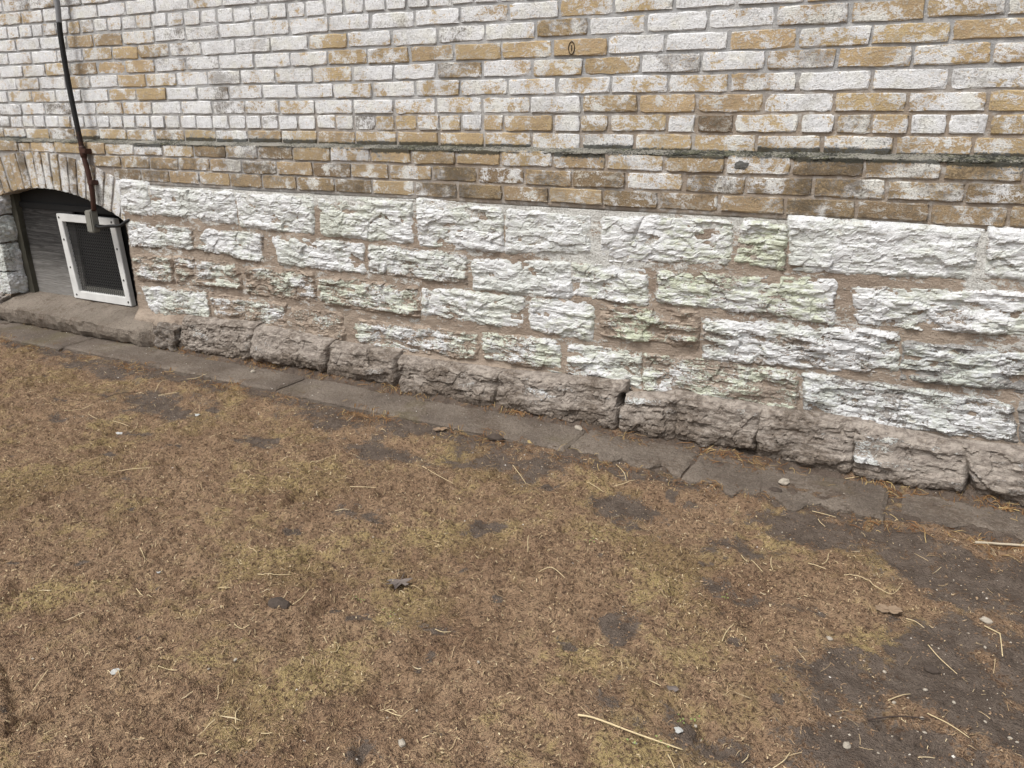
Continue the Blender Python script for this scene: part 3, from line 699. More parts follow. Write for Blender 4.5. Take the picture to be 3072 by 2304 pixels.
# mortar field behind the upper bricks
def mortar_sheet(name, x0, x1, z0, z1, y, mat, step=.02, amp=.0018, seed=1):
    xs = np.linspace(x0, x1, int((x1 - x0) / step) + 1); zs = np.linspace(z0, z1, int((z1 - z0) / step) + 1)
    Xm, Zm = np.meshgrid(xs, zs)
    Yy = y + amp * fbm(Xm * 30, Zm * 30, 3, seed)
    me = fast_mesh(name, np.stack([Xm.ravel(), Yy.ravel(), Zm.ravel()], 1), grid_quads(len(xs), len(zs)), mat)
    return me
WX0, WX1 = -2.2, 6.8
WTOP = Z0 + 15 * PITCH_Z
mo = link(bpy.data.objects.new('mortar', mortar_sheet('mortar', WX0, WX1, Z0 - PITCH_Z - .004, WTOP, .0062, MAT['bmortar']))); to_wall(mo)

wmap = {}
for k, u, v in WHITE: wmap.setdefault(k, []).append((u, v))
def whiteness(k, u, r):
    for uu, v in wmap.get(k, []):
        if abs(uu - u) < (.105 if k not in (0, 7) else .055): return v + r.normal(0, .03)
    if k <= -4: return max(0, .14 + r.normal(0, .09))
    if k == -3: return max(0, .28 + r.normal(0, .12))
    if k == -2: return max(0, .25 + r.normal(0, .12))
    if k == -1: return max(0, .3 + r.normal(0, .12))
    base = .86 - .22 * max(0, min(1, (u - 2.8) / 1.5))
    if r.random() < .12: base -= .3
    return base + r.normal(0, .06)

brng = np.random.default_rng(21)
inside, outside = [], []
COURSES = dict(COURSES)
for k in range(12, 15):
    COURSES[k] = list(np.arange(-.8 + (.105 if k % 2 else 0), 5.6, .21 if k != 14 else .105))
ARC_C = (.25, Z0 - .323 - 1.54); ARC_R = 1.54
for k, js in COURSES.items():
    js = list(js)
    pit = js[-1] - js[-2]
    while js[-1] < WX1 - .3: js.append(js[-1] + pit)
    if k >= -2:
        while js[0] > WX0 + .25: js.insert(0, js[0] - pit)
    else:
        inside_gap = js[0]
    zc = Z0 + (k + .5) * PITCH_Z
    for a, b in zip(js[:-1], js[1:]):
        u = (a + b) / 2; L = b - a
        if k == -2 and abs(u - .55) < .0: continue
        seen = in_view(u, 0, zc, .03) or in_view(a, 0, zc, 0) or in_view(b, 0, zc, 0)
        (inside if seen else outside).append((k, u, zc, L))
# left of the window opening the two lowest courses go on
for k, js in ((-3, [-2.0, -1.79, -1.58, -1.37, -1.16, -.95, -.74, -.53, -.36]), (-4, [-2.1, -1.89, -1.68, -1.47, -1.26, -1.05, -.84, -.63, -.42])):
    for a, b in zip(js[:-1], js[1:]): outside.append((k, (a + b) / 2, Z0 + (k + .5) * PITCH_Z, b - a))
outside.append((-3, .655, Z0 - 2.45 * PITCH_Z, .08))

def place_brick(spec, parent, yface):
    k, u, zc, L = spec
    hdr = L < .15
    me = (HDR if hdr else STR)[int(brng.integers(0, len(HDR if hdr else STR)))]
    o = bpy.data.objects.new('brick', me); COL.objects.link(o)
    jn = .0095
    o.scale = ((L - jn + brng.normal(0, .001)) / (HL if hdr else SL), 1, 1 + brng.normal(0, .02))
    o.location = (u + brng.normal(0, .001), yface + brng.normal(0, .0014), zc + brng.normal(0, .0012))
    o.rotation_euler = (brng.normal(0, .008), brng.normal(0, .006), brng.normal(0, .006))
    o['white'] = float(whiteness(k, u, brng))
    o['tone'] = float(np.clip({-4: .62, -3: .58, -2: .32, -1: .18}.get(k, .12) + brng.normal(0, .2), 0, 1))
    if k == 0 and abs(u - 3.95) < .07: o['tone'] = 1.0
    o['soot'] = float(np.clip(.85 + .35 * brng.normal(), 0, 1.4))
    if parent is wall: to_wall(o)
    else:
        o.parent = parent
    return o

def joined_bricks(name, specs, yf):
    V, F, W = [], [], []
    for (k, u, zc, L) in specs:
        src = STR[len(W) % len(STR)] if L > .15 else HDR[len(W) % len(HDR)]
        s = (L - .0105) / (SL if L > .15 else HL)
        off = len(V)
        for v in src.vertices: V.append((u + v.co.x * s, yf(k) + v.co.y, zc + v.co.z))
        for p in src.polygons: F.append(tuple(i + off for i in p.vertices))
        W.append(0)
    o = mesh_obj(name, V, F, MAT['brick'])
    o['white'] = .72; o['tone'] = .3; o['soot'] = .5; o['kind'] = 'stuff'
    return o

# projecting band of three courses: its mortar follows the window arch
def arc_z(x, R):
    d = R * R - (x - ARC_C[0]) ** 2
    return ARC_C[1] + np.sqrt(np.maximum(d, 0))
OX0, OX1 = -.20, .915                        # window opening
bx = np.arange(WX0, WX1, .01)
nzr = 16
zt = Z0 - PITCH_Z - .006
zb = np.where((bx > OX0) & (bx < OX1), arc_z(bx, ARC_R + .004), Z0 - 4.22 * PITCH_Z)
V = []
for j in range(nzr):
    t = j / (nzr - 1)
    zz = zt * (1 - t) + zb * t
    V.append(np.stack([bx, BY + .0068 + .002 * fbm(bx * 30, zz * 30, 3, 31), zz], 1))
V.append(np.stack([bx, np.full_like(bx, .12), zb + .0], 1))     # soffit
band_me = fast_mesh('projecting_band', np.concatenate(V), grid_quads(len(bx), nzr + 1), MAT['bmortar'])
band = link(bpy.data.objects.new('projecting_band', band_me)); to_wall(band)
band['label'] = 'projecting band of three darker tan brick courses below the ledge'

upper = [s for s in inside if s[0] >= -1]; lower = [s for s in inside if s[0] < -1]
def pix(s): return -((Vector((s[1], 0, s[2])) - CAM_LOC).length) + (.5 if s[3] > .15 else 0)
upper.sort(key=pix, reverse=True)
print('bricks upper', len(upper), 'band', len(lower), 'outside', len(outside))
marked = None
for s in upper[:300]:
    o = place_brick(s, wall, 0.0)
    if s[0] == 4 and abs(s[1] - 3.43) < .11: marked = o
for s in lower:
    o = place_brick(s, band, BY)
    o.matrix_parent_inverse = Matrix.Identity(4)
    o.location.x -= 0; 
rest = [s for s in upper[300:]] + [s for s in outside if not (s[0] < -1 and OX0 - .3 < s[1] < OX1 and s[0] < -2 and s[1] < .6)]
to_wall(joined_bricks('distant_bricks', rest, lambda k: 0.0 if k >= -1 else BY))

# band is a child of the wall: keep bricks in world place
for o in band.children:
    o.matrix_parent_inverse = Matrix.Identity(4)

# almond shaped mark cut into one yellow brick
def ribbon(name, pts, w, y, mat, parent=None, closed=False):
    pts = [Vector((p[0], 0, p[1])) for p in pts]
    V, F = [], []
    n = len(pts)
    for i, p in enumerate(pts):
        a = pts[(i - 1) % n] if (closed or i) else p; b = pts[(i + 1) % n] if (closed or i < n - 1) else p
        t = (b - a).normalized(); nn = Vector((-t.z, 0, t.x))
        for s, yy in ((-1, y + .003), (-.6, y), (.6, y), (1, y + .003)): V.append((p + nn * w * s) + Vector((0, yy, 0)))
    for i in range(n if closed else n - 1):
        j = (i + 1) % n
        for q in range(3): F.append((i * 4 + q, i * 4 + q + 1, j * 4 + q + 1, j * 4 + q))
    return mesh_obj(name, V, F, mat, parent)
mx, mz = 3.4175, Z0 + 4.45 * PITCH_Z
alm = [(mx + .012 * math.sin(t), mz + .021 * math.copysign(abs(math.cos(t)) ** 1.3, math.cos(t))) for t in np.linspace(0, 2 * math.pi, 25)[:-1]]
if marked:
    for nm, pts, cl in (('incised_outline', alm, True), ('incised_stroke', [(mx, mz - .009), (mx + .001, mz), (mx, mz + .010)], False)):
        q = ribbon(nm, pts, .0023, marked.location.y - .0030, MAT['incise'], None, cl)
        q.parent = marked
        bpy.context.view_layer.update()
        q.matrix_parent_inverse = marked.matrix_world.inverted()

# dark lump of tar stuck on a band brick
tm = pebble_like = bpy.data.meshes.new('tar_lump')
bm = bmesh.new(); bmesh.ops.create_icosphere(bm, subdivisions=3, radius=1)
for v in bm.verts:
    q_ = float(fbm(np.array([v.co.x * 1.6]), np.array([v.co.z * 1.6 + v.co.y]), 3, 71)[0])
    v.co = Vector((v.co.x * .022, v.co.y * .003, v.co.z * .014)) * (1 + .9 * q_)
bm.to_mesh(tm); bm.free(); tm.materials.append(MAT['tar'])
tar = bpy.data.objects.new('tar_lump', tm); tar.location = (4.06, BY - .001, Z0 - 1.55 * PITCH_Z); COL.objects.link(tar); tar.parent = band

# sloping mortar ledge between the two brick faces
lx = np.arange(WX0, WX1, .008)
prof = [(.004, .013), (-.003, .009), (-.014, .006), (-.028, .002), (-.039, -.003), (-.043, -.008), (-.042, -.012), (-.034, -.014)]
V = []
for j, (py, pz) in enumerate(prof):
    n = fbm(lx * 12 + j * .3, lx * 0 + j * .25, 4, 41)
    n2 = fbm(lx * 60 + j, lx * 0 + j * .5, 2, 43)
    V.append(np.stack([lx, np.minimum(py + (.011 * n + .005 * n2) * (j > 1), .004), Z0 - PITCH_Z + pz * .8 + .004 * n + .004 * n2], 1))
led = link(bpy.data.objects.new('ledge', fast_mesh('ledge', np.concatenate(V), grid_quads(len(lx), len(prof)), MAT['ledge']))); to_wall(led)
led['label'] = 'black mossy mortar ledge above the projecting band'

# relieving arch of upright bricks over the window
arch = empty('window_arch', (0, 0, 0)); to_wall(arch); arch.matrix_parent_inverse = wall_inv
arch['label'] = 'segmental arch of upright whitewashed bricks over the basement window'
VOU = []
for i in range(8):
    me = brick_mesh('brick', .196, .058, 300 + i, .16)
    VOU.append(me)
pitch_a = .0665 / (ARC_R + .0)
th = math.asin((OX1 - .02 - ARC_C[0]) / ARC_R)
i = 0
while True:
    a = th - i * pitch_a
    x = ARC_C[0] + (ARC_R + .1) * math.sin(a); z = ARC_C[1] + (ARC_R + .1) * math.cos(a)
    if x < -.34: break
    o = bpy.data.objects.new('brick', VOU[int(brng.integers(0, 8))]); COL.objects.link(o)
    o.parent = arch
    o.location = (x, BY - .001 + brng.normal(0, .002), z)
    o.rotation_euler = (0, a - math.pi / 2, 0)
    o['white'] = float(.42 + brng.normal(0, .12)); o['tone'] = float(np.clip(.42 + brng.normal(0, .15), 0, 1)); o['soot'] = 0.0
    i += 1

# ------------------------------------------------------------------ stone foundation
found = empty('stone_foundation', (2.4, 0, 0))
found_inv = Matrix.Translation((-2.4, 0, 0))
tag(found, 'rough limestone foundation wall with flaking whitewash and tan mortar', 'stone wall', None, 'thing')
def to_found(o):
    o.parent = found; o.matrix_parent_inverse = found_inv
MY = -.050
LOOK = {1: [(.9, .2, .1), (.9, .35, .1), (.9, .3, .25), (.85, .3, .4), (.82, .4, .35), (.92, .15, .1), (.9, .15, .3), (.8, .3, .7), (.62, .6, .9), (.9, .15, .15), (.85, .3, .2)],
        2: [(.75, .5, .2), (.78, .5, .35), (.85, .4, .2), (.66, .5, .3), (.88, .3, .1), (.72, .3, .5), (.62, .5, .9), (.68, .6, .4)],
        3: [(.48, .7, .5), (.46, .8, .5), (.42, .9, .6), (.50, .7, .7), (.78, .4, .3), (.74, .4, .5), (.36, 1., 1.), (.6, .8, .3), (.5, 1., .35)],
        4: [(.64, .4, .4), (.38, .7, .5), (.4, .4, .5), (.52, .7, .6), (.54, .6, .7), (.62, .7, .4), (.46, .6, .8), (.55, .7, .25), (.3, .6, .3)],
        5: [(.16, .9, .1), (.08, .9, 0), (.12, .9, 0), (.12, .9, 0), (.14, .8, 0), (.24, .9, .1), (.16, .8, 0), (.12, .8, 0), (.2, .9, .1), (.18, .9, .1)]}

def facets(x, z, sx, sz, seed):
    """piecewise planar relief: each cell of a jittered lattice is its own tilted chip"""
    gx_, gz_ = x / sx, z / sz
    ix, iz = np.floor(gx_), np.floor(gz_)
    best = np.full_like(x, 9e9); out = np.zeros_like(x)
    for di in (-1, 0, 1):
        for dj in (-1, 0, 1):
            cx, cz = ix + di, iz + dj
            u = lambda s: _hash(cx, cz, seed + s) / 4294967296.0
            px, pz = cx + u(1), cz + u(2)
            d2 = (gx_ - px) ** 2 + (gz_ - pz) ** 2
            v = (u(3) - .5) + (u(4) - .5) * 1.3 * (gx_ - px) + (u(5) - .5) * 1.3 * (gz_ - pz)
            m = d2 < best
            out = np.where(m, v, out); best = np.where(m, d2, best)
    return out

def stone_obj(name, row, quad, look, seed, step=.005):
    paint, strata, green = look
    q = np.array(quad)                       # TL TR BR BL
    w = max(np.linalg.norm(q[1] - q[0]), np.linalg.norm(q[2] - q[3])); h = max(np.linalg.norm(q[3] - q[0]), np.linalg.norm(q[2] - q[1]))
    marg = .022
    nx = int((w + 2 * marg) / step) + 2; nz = int((h + 2 * marg) / step) + 2
    s = np.linspace(-marg / w, 1 + marg / w, nx); t = np.linspace(-marg / h, 1 + marg / h, nz)
    S, T = np.meshgrid(s, t)
    P = (q[0][None, None] * ((1 - S) * (1 - T))[..., None] + q[1] * (S * (1 - T))[..., None] + q[2] * (S * T)[..., None] + q[3] * ((1 - S) * T)[..., None])
    x, z = P[..., 0], P[..., 1]
    dl, dr, dt, db = S * w, (1 - S) * w, T * h, (1 - T) * h
    k = .007                                  # rounded corners
    dd = np.stack([dl, dr, dt, db], -1)
    d = -k * np.log(np.sum(np.exp(-dd / k), -1))
    d = d + .0145 + .010 * fbm(x * 13, z * 13, 3, seed) + .006 * fbm(x * 50, z * 50, 2, seed + 3)
    big = {1: .014, 2: .014, 3: .015, 4: .016, 5: .030}[row]
    sh = {1: .007, 2: .007, 3: .008, 4: .008, 5: .010}[row]
    prof = big * (1 - np.exp(-np.maximum(d, 0) / sh)) - .007 + np.minimum(d, 0) * 1.2
    inn = sstep(0, .018, d)
    # undulating pitched face
    wx = x + .012 * fbm(x * 18, z * 18, 2, seed + 22); wz = z + .009 * fbm(x * 18 + 5, z * 18, 2, seed + 23)
    rs = .85 + .25 * strata
    rel = .008 * fbm(x * 6, z * 8, 2, seed + 5) + rs * (.010 * facets(wx, wz, .10, .05, seed + 30) + .0060 * facets(wx, wz, .042, .019, seed + 40) + .0016 * facets(wx, wz, .016, .009, seed + 50))
    hgt = prof + inn * rel
    # bedding layers
    zz = z + .018 * fbm(x * 4.5, z * 5, 3, seed + 7) + .10 * (x - q[0][0]) * (perlin(np.array([seed * .37]), np.array([1.5]), 5)[0])
    lt = .017
    lay = zz / lt; li = np.floor(lay); fr = lay - li
    def off(i): return perlin(x * 6 + i * 7.31, i * 3.77 + seed, seed + 9) + .6 * perlin(x * 17 + i * 3.1, i * 1.9 + seed, seed + 10)
    edge_w = .10
    o0, o1 = off(li), off(li + 1)
    bl = sstep(1 - edge_w, 1, fr)
    layer = o0 * (1 - bl) + o1 * bl
    hgt = hgt + inn * (.03 + strata) * .0125 * layer
    # a few deep seams
    seam = np.abs(fr - .5) * 2
    seam_on = sstep(.15, .5, perlin(x * 5 + 3, li * 5.3 + seed, seed + 12))
    hgt = hgt - inn * strata * .012 * seam_on * sstep(.78, 1.0, seam)
    # chip facets
    rid = 1 - np.abs(fbm(x * 16, z * 24, 2, seed + 14)) * 2
    hgt = hgt + inn * .002 * rid
    base = MY
    if row == 5:
        z = z - .026 * T ** 2 + .022 * (1 - T)
        hgt = hgt + inn * .020 * sstep(.2, .8, T) + inn * .012 * fbm(x * 5, z * 4, 2, seed + 20)
        base = MY - .042
    if row == 5:
        hole = np.exp(-(((x - 3.704) / .015) ** 2 + ((z - .178) / .030) ** 2))
        hgt = hgt - .22 * sstep(.35, .55, hole)
    y = base - hgt
    rim = np.zeros_like(y, bool); rim[0, :] = rim[-1, :] = rim[:, 0] = rim[:, -1] = True
    y[rim] = base + .035
    me = fast_mesh(name, np.stack([x.ravel(), y.ravel(), z.ravel()], 1), grid_quads(nx, nz)[:, ::-1], MAT['stone'], False)
    pa = paint + .38 * fbm(x * 6, z * 10, 3, seed + 15) + (.28 * strata) * layer + .10 * (.5 - T) - .25 * seam_on * strata * sstep(.7, 1, seam)
    left = sstep(3.4, 2.6, x) if row >= 2 else 0 * x
    pa = pa - (.28 + .18 * left) * (1 - sstep(0, .018 + .010 * left, d)) - .02 * left
    attr(me, 'paint', pa)
    dirt = np.zeros_like(z)
    if row == 5: dirt = .50 + .40 * sstep(.4, 1, T) + .55 * fbm(x * 4, z * 4, 2, 77)
    if row == 4: dirt = .18 * sstep(.5, 1, T)
    attr(me, 'dirt', dirt)
    o = link(bpy.data.objects.new(name, me)); to_found(o)
    o['green'] = float(green)
    o['grey'] = float(np.clip((q[:, 0].mean() - 3.9) * .9, 0, .85)) if row in (3, 4) else (.22 if row < 3 else .4)
    return o

cnt = {}
for si, (row, quad) in enumerate(STONES):
    i = cnt.get(row, 0); cnt[row] = i + 1
    stone_obj('stone_block', row, quad, LOOK[row][i], 500 + si * 13)
# courses go on past the frame on both sides
xr = np.random.default_rng(5)
ROWZ = {1: (.868, .742), 2: (.69, .575), 3: (.53, .405), 4: (.362, .238), 5: (.192, .092)}
for row, (zt_, zb_) in ROWZ.items():
    x = max(q[1][0] for r_, q in STONES if r_ == row) + .03
    while x < WX1 - .2:
        w_ = xr.uniform(.3, .55)
        stone_obj('stone_block', row, [(x, zt_), (x + w_, zt_), (x + w_, zb_), (x, zb_)], (.6 if row < 5 else .05, .5, .3), int(900 + x * 50 + row * 7), .012)
        x += w_ + .03

# bedding mortar of the stonework, with the hole beside one footing stone
def stone_mortar(name, x0, x1, side=None):
    st = .010
    xs = np.arange(x0, x1 + st / 2, st); zs = np.arange(-.06, Z0 - 4.1 * PITCH_Z, st)
    Xm, Zm = np.meshgrid(xs, zs)
    yy = MY + .007 * fbm(Xm * 9, Zm * 16, 3, 61) + .004 * fbm(Xm * 40, Zm * 60, 3, 62)
    yy = yy - .040 * sstep(.235, .165, Zm) + .022 * sstep(.10, .06, Zm)
    hole = np.exp(-(((Xm - 3.706) / .022) ** 2 + ((Zm - .180) / .036) ** 2))
    yy = yy + .22 * sstep(.30, .5, hole)
    Vv = np.stack([Xm.ravel(), yy.ravel(), Zm.ravel()], 1)
    Q = grid_quads(len(xs), len(zs))[:, ::-1]
    if side is not None:                      # return into the window opening
        col = 0 if side == 'left' else len(xs) - 1
        ids = np.arange(len(zs)) * len(xs) + col
        extra = np.stack([np.full(len(zs), xs[col]), np.full(len(zs), .14), zs], 1)
        b = len(Vv); Vv = np.concatenate([Vv, extra])
        q2 = np.stack([ids[:-1], ids[1:], b + np.arange(1, len(zs)), b + np.arange(len(zs) - 1)], 1)
        Q = np.concatenate([Q, q2 if side == 'left' else q2[:, ::-1]])
    me = fast_mesh(name, Vv, Q, MAT['smortar'])
    xa, za = Vv[:, 0], Vv[:, 2]
    wash = .36 + .40 * sstep(.80, .87, za) + .45 * np.exp(-(((xa - 3.55) / .25) ** 2 + ((za - .72) / .12) ** 2)) + .55 * np.exp(-(((xa - 4.80) / .05) ** 2 + ((za - .78) / .12) ** 2)) + .38 * fbm(xa * 3.5, za * 6, 3, 63) - .5 * sstep(.3, .15, za)
    attr(me, 'wash', wash)
    attr(me, 'dirt', .95 * sstep(.17, .07, za) + (.38 + .3 * fbm(xa * 5, za * 9, 3, 66)) * sstep(.27, .20, za))
    o = link(bpy.data.objects.new(name, me)); to_found(o)
    return o
stone_mortar('mortar', OX1, WX1, 'left')
stone_mortar('mortar', WX0, OX0, 'right')

# rocky jamb stones left of the window: full blocks that turn into the opening
def block_stone(name, x0, x1, y0, y1, z0, z1, seed, paint, dirt=0.0, amp=.022, sub=.009, rotz=0.0):
    bm = bmesh.new()
    bmesh.ops.create_cube(bm, size=1)
    cuts = max(4, int(max(x1 - x0, y1 - y0, z1 - z0) / sub))
    bmesh.ops.subdivide_edges(bm, edges=list(bm.edges), cuts=cuts, use_grid_fill=True)
    c = np.array([v.co[:] for v in bm.verts])
    r = np.maximum(np.abs(c).max(1), 1e-6)
    rounded = c / np.linalg.norm(c, axis=1)[:, None] * .62
    c2 = c * .8 + rounded * .2
    P = np.array([(x0 + x1) / 2, (y0 + y1) / 2, (z0 + z1) / 2]) + c2 * np.array([x1 - x0, y1 - y0, z1 - z0])
    n = fbm(P[:, 0] * 9 + P[:, 1] * 11, P[:, 2] * 13 + P[:, 1] * 5, 3, seed) + .5 * fbm(P[:, 0] * 30 + P[:, 1] * 25, P[:, 2] * 38, 2, seed + 1)
    dirn = c / np.linalg.norm(c, axis=1)[:, None]
    P = P + dirn * (amp * n)[:, None]
    for v, p in zip(bm.verts, P): v.co = p
    me = bpy.data.meshes.new(name); bm.to_mesh(me); bm.free()
    me.materials.append(MAT['stone'])
    attr(me, 'paint', paint + .35 * fbm(P[:, 0] * 7 + P[:, 1] * 6, P[:, 2] * 9, 3, seed + 2))
    attr(me, 'dirt', np.full(len(P), dirt))
    o = link(bpy.data.objects.new(name, me))
    o['green'] = .2; o['grey'] = .6
    return o
for i, (a, b, x0) in enumerate([(.80, .66, -.56), (.655, .50, -.62), (.495, .33, -.50), (.325, .19, -.58)]):
    to_found(block_stone('stone_block', x0, OX0 + .02, -.085, .10, b, a, 700 + i * 5, .74 - .05 * i, .06 * i, .016))
to_found(block_stone('stone_block', -.62, -.20, -.17, .0, .045, .185, 731, .05, .55, .03))
to_found(block_stone('stone_block', 1.14, 1.30, -.155, -.03, .055, .175, 741, .02, .75, .03))
for row, (zt_, zb_) in ROWZ.items():
    x = -.70
    while x > WX0 + .3:
        w_ = xr.uniform(.3, .5)
        stone_obj('stone_block', row, [(x - w_, zt_), (x, zt_), (x, zb_), (x - w_, zb_)], (.6 if row < 5 else .05, .5, .3), int(1300 + abs(x) * 50 + row * 7), .012)
        x -= w_ + .03

# ------------------------------------------------------------------ concrete window sill
xs = np.arange(-.9, 1.135, .012)
prof = [(.10, .200), (.05, .197), (.0, .188), (-.05, .178), (-.10, .165), (-.14, .152), (-.168, .143), (-.176, .136), (-.178, .115), (-.176, .09), (-.165, .06), (-.15, .045), (-.10, .02)]
V = []
for j, (py, pz) in enumerate(prof):
    n = fbm(xs * 6, xs * 0 + j * .3, 3, 91); n2 = fbm(xs * 25, xs * 0 + j * .6, 2, 92)
    endr = sstep(1.04, 1.13, xs)
    V.append(np.stack([xs + 0 * n, py + (.022 * n + .008 * n2) * (j > 2) + .05 * endr * (py < -.05), pz + .008 * n + .005 * n2 - .012 * endr], 1))
nb_ = len(xs)
F = grid_quads(nb_, len(prof))
me = fast_mesh('window_sill', np.concatenate(V), F, MAT['sill'], False)
bm = bmesh.new(); bm.from_mesh(me); bm.verts.ensure_lookup_table()
bm.faces.new([bm.verts[j * nb_ + nb_ - 1] for j in range(len(prof))]); bm.faces.new([bm.verts[j * nb_] for j in range(len(prof))][::-1])
bm.normal_update(); bm.to_mesh(me); bm.free()
sill = link(bpy.data.objects.new('window_sill', me))
tag(sill, 'sloping tan concrete sill below the boarded basement window', 'sill', None, 'thing')

# ------------------------------------------------------------------ boarded basement window with vent
win = empty('basement_window', (.36, .05, .20))
tag(win, 'boarded arched basement window with grey plywood and a white framed vent screen', 'window', None, 'thing')
def to_win(o):
    o.parent = win; o.matrix_parent_inverse = Matrix.Translation((-.36, -.05, -.20))
    return o
WY = .050
def lean(z): return (.68 - z) * .075       # the frame leans with the settled jamb
# black backing and upper panel
ax = np.linspace(OX0 - .02, OX1 + .02, 60)
V = [(x, WY + .02, float(arc_z(np.array([x]), ARC_R + .03)[0])) for x in ax] + [(x, WY + .02, .12) for x in ax]
n_ = len(ax)
to_win(mesh_obj('back_panel', V, [(n_ + i, n_ + i + 1, i + 1, i) for i in range(n_ - 1)], MAT['void'], None, False))
V = [(x, WY + .008, float(arc_z(np.array([x]), ARC_R + .02)[0])) for x in ax] + [(x, WY + .008, .705) for x in ax]
to_win(mesh_obj('upper_panel', V, [(n_ + i, n_ + i + 1, i + 1, i) for i in range(n_ - 1)], MAT['black'], None, False))
to_win(box_mesh('plywood_board', -.13, .34, WY - .002, WY + .012, .195, .700, MAT['ply'], None, .002))
to_win(box_mesh('head_rail', -.19, .80, WY - .008, WY + .006, .700, .735, MAT['black'], None, .003))
# weathered stile on the left
zs_ = np.linspace(.185, .79, 24)
V, F = [], []
for z in zs_:
    c = -.168 + lean(z) * .6; j = .004 * float(perlin(np.array([z * 25]), np.array([.3]), 4)[0])
    for dx, yy in ((-.035, WY + .01), (-.033, WY - .03), (.0, WY - .034), (.028 + j, WY - .03), (.030 + j, WY + .01)): V.append((c + dx, yy, z))
for i in range(len(zs_) - 1):
    for q in range(4): F.append((i * 5 + q, i * 5 + q + 1, (i + 1) * 5 + q + 1, (i + 1) * 5 + q))
to_win(mesh_obj('left_stile', V, F, MAT['stile'], None, False))
# white vent frame
FO = [(.222, .685), (.720, .682), (.757, .199), (.255, .199)]
FI = [(.266, .643), (.676, .643), (.712, .245), (.311, .243)]
def ring_frame(name, outer, inner, yf, yb, mat):
    V = [(x, yf, z) for x, z in outer] + [(x, yf, z) for x, z in inner] + [(x, yb, z) for x, z in outer] + [(x, yb, z) for x, z in inner]
    F = []
    for i in range(4):
        j = (i + 1) % 4
        F += [(i, 4 + i, 4 + j, j), (i, j, 8 + j, 8 + i), (4 + i, 12 + i, 12 + j, 4 + j)]
    bm = bmesh.new()
    vs = [bm.verts.new(v) for v in V]
    for f in F: bm.faces.new([vs[k] for k in f])
    bmesh.ops.recalc_face_normals(bm, faces=list(bm.faces))
    bmesh.ops.bevel(bm, geom=[e for e in bm.edges if len(e.link_faces) == 2], offset=.0025, segments=2, affect='EDGES')
    me = bpy.data.meshes.new(name); bm.to_mesh(me); bm.free(); me.materials.append(mat)
    return link(bpy.data.objects.new(name, me))
vf = to_win(ring_frame('vent_frame', FO, FI, WY - .026, WY + .004, MAT['white']))
vf['label'] = 'white painted metal frame of the vent'
def lerp(a, b, t): return (a[0] * (1 - t) + b[0] * t, a[1] * (1 - t) + b[1] * t)
mid = [lerp(FO[i], FI[i], .5) for i in range(4)]
for (i, j, t) in ((0, 0, 0), (1, 1, 0), (2, 2, 0), (3, 3, 0), (0, 3, .28), (0, 3, .64), (1, 2, .33), (1, 2, .72)):
    p = lerp(mid[i], mid[j], t)
    s_ = tube('screw', [(p[0], WY - .022, p[1]), (p[0], WY - .0275, p[1]), (p[0], WY - .029, p[1])], [.0065, .0065, .004], MAT['screw'], vf, 8)
    s_.matrix_parent_inverse = (win.matrix_world @ vf.matrix_parent_inverse).inverted() if False else Matrix.Identity(4)
# expanded metal screen
V, F = [], []
def bil(s, t):
    a = lerp(FI[0], FI[1], s); b = lerp(FI[3], FI[2], s)
    return lerp(a, b, t)
def wire(s0, t0, s1, t1, y):
    a = bil(s0, t0); b = bil(s1, t1); dx, dz = b[0] - a[0], b[1] - a[1]; l = math.hypot(dx, dz)
    if l < 1e-4: return
    nx_, nz_ = -dz / l * .0020, dx / l * .0020
    o_ = len(V)
    V.extend([(a[0] - nx_, y, a[1] - nz_), (a[0] + nx_, y, a[1] + nz_), (b[0] + nx_, y, b[1] + nz_), (b[0] - nx_, y, b[1] - nz_),
              (a[0], y - .0016, a[1]), (b[0], y - .0016, b[1])])
    F.extend([(o_, o_ + 4, o_ + 5, o_ + 3), (o_ + 4, o_ + 1, o_ + 2, o_ + 5)])
NW = 24; sl = .50
for i in range(-14, NW + 14):
    for sg in (1, -1):
        # line s = c + sg*sl*(t-.5) clipped to 0..1
        c = i / NW
        ts = [t for t in np.linspace(0, 1, 41) if 0 <= c + sg * sl * (t - .5) <= 1]
        if len(ts) > 1: wire(c + sg * sl * (ts[0] - .5), ts[0], c + sg * sl * (ts[-1] - .5), ts[-1], WY - .006 + .001 * sg)
to_win(mesh_obj('wire_screen', V, F, MAT['wire'], None, False))
# grey inner ledge with litter behind the screen
to_win(box_mesh('inner_ledge', .315, .71, WY + .0, WY + .018, .243, .272, MAT['zinc'], None, .002))

# ------------------------------------------------------------------ pipe on the wall
pipe = empty('conduit_pipe', (.69, -.06, .73))
tag(pipe, 'thin black and rusty conduit pipe running down the bricks to the vent', 'pipe')
def to_pipe(o):
    o.parent = pipe; o.matrix_parent_inverse = Matrix.Translation((-.69, .06, -.73)); return o
PY = -.068
PTS = [(.66, PY + .03, 2.1), (.655, PY + .02, 1.752), (.649, PY + .012, 1.60), (.657, PY + .006, 1.362), (.678, PY, 1.158), (.689, PY, 1.021), (.711, PY - .004, .918), (.716, PY - .004, .826), (.700, PY, .735)]
def smooth_path(P, n=6):
    P = [Vector(p) for p in P]; out = []
    for i in range(len(P) - 1):
        p0, p1, p2, p3 = P[max(i - 1, 0)], P[i], P[i + 1], P[min(i + 2, len(P) - 1)]
        for k in range(n):
            t = k / n
            out.append(.5 * ((2 * p1) + (-p0 + p2) * t + (2 * p0 - 5 * p1 + 4 * p2 - p3) * t * t + (-p0 + 3 * p1 - 3 * p2 + p3) * t ** 3))
    out.append(P[-1]); return out
to_pipe(tube('pipe', smooth_path(PTS), .0128, MAT['rust'], None, 12))
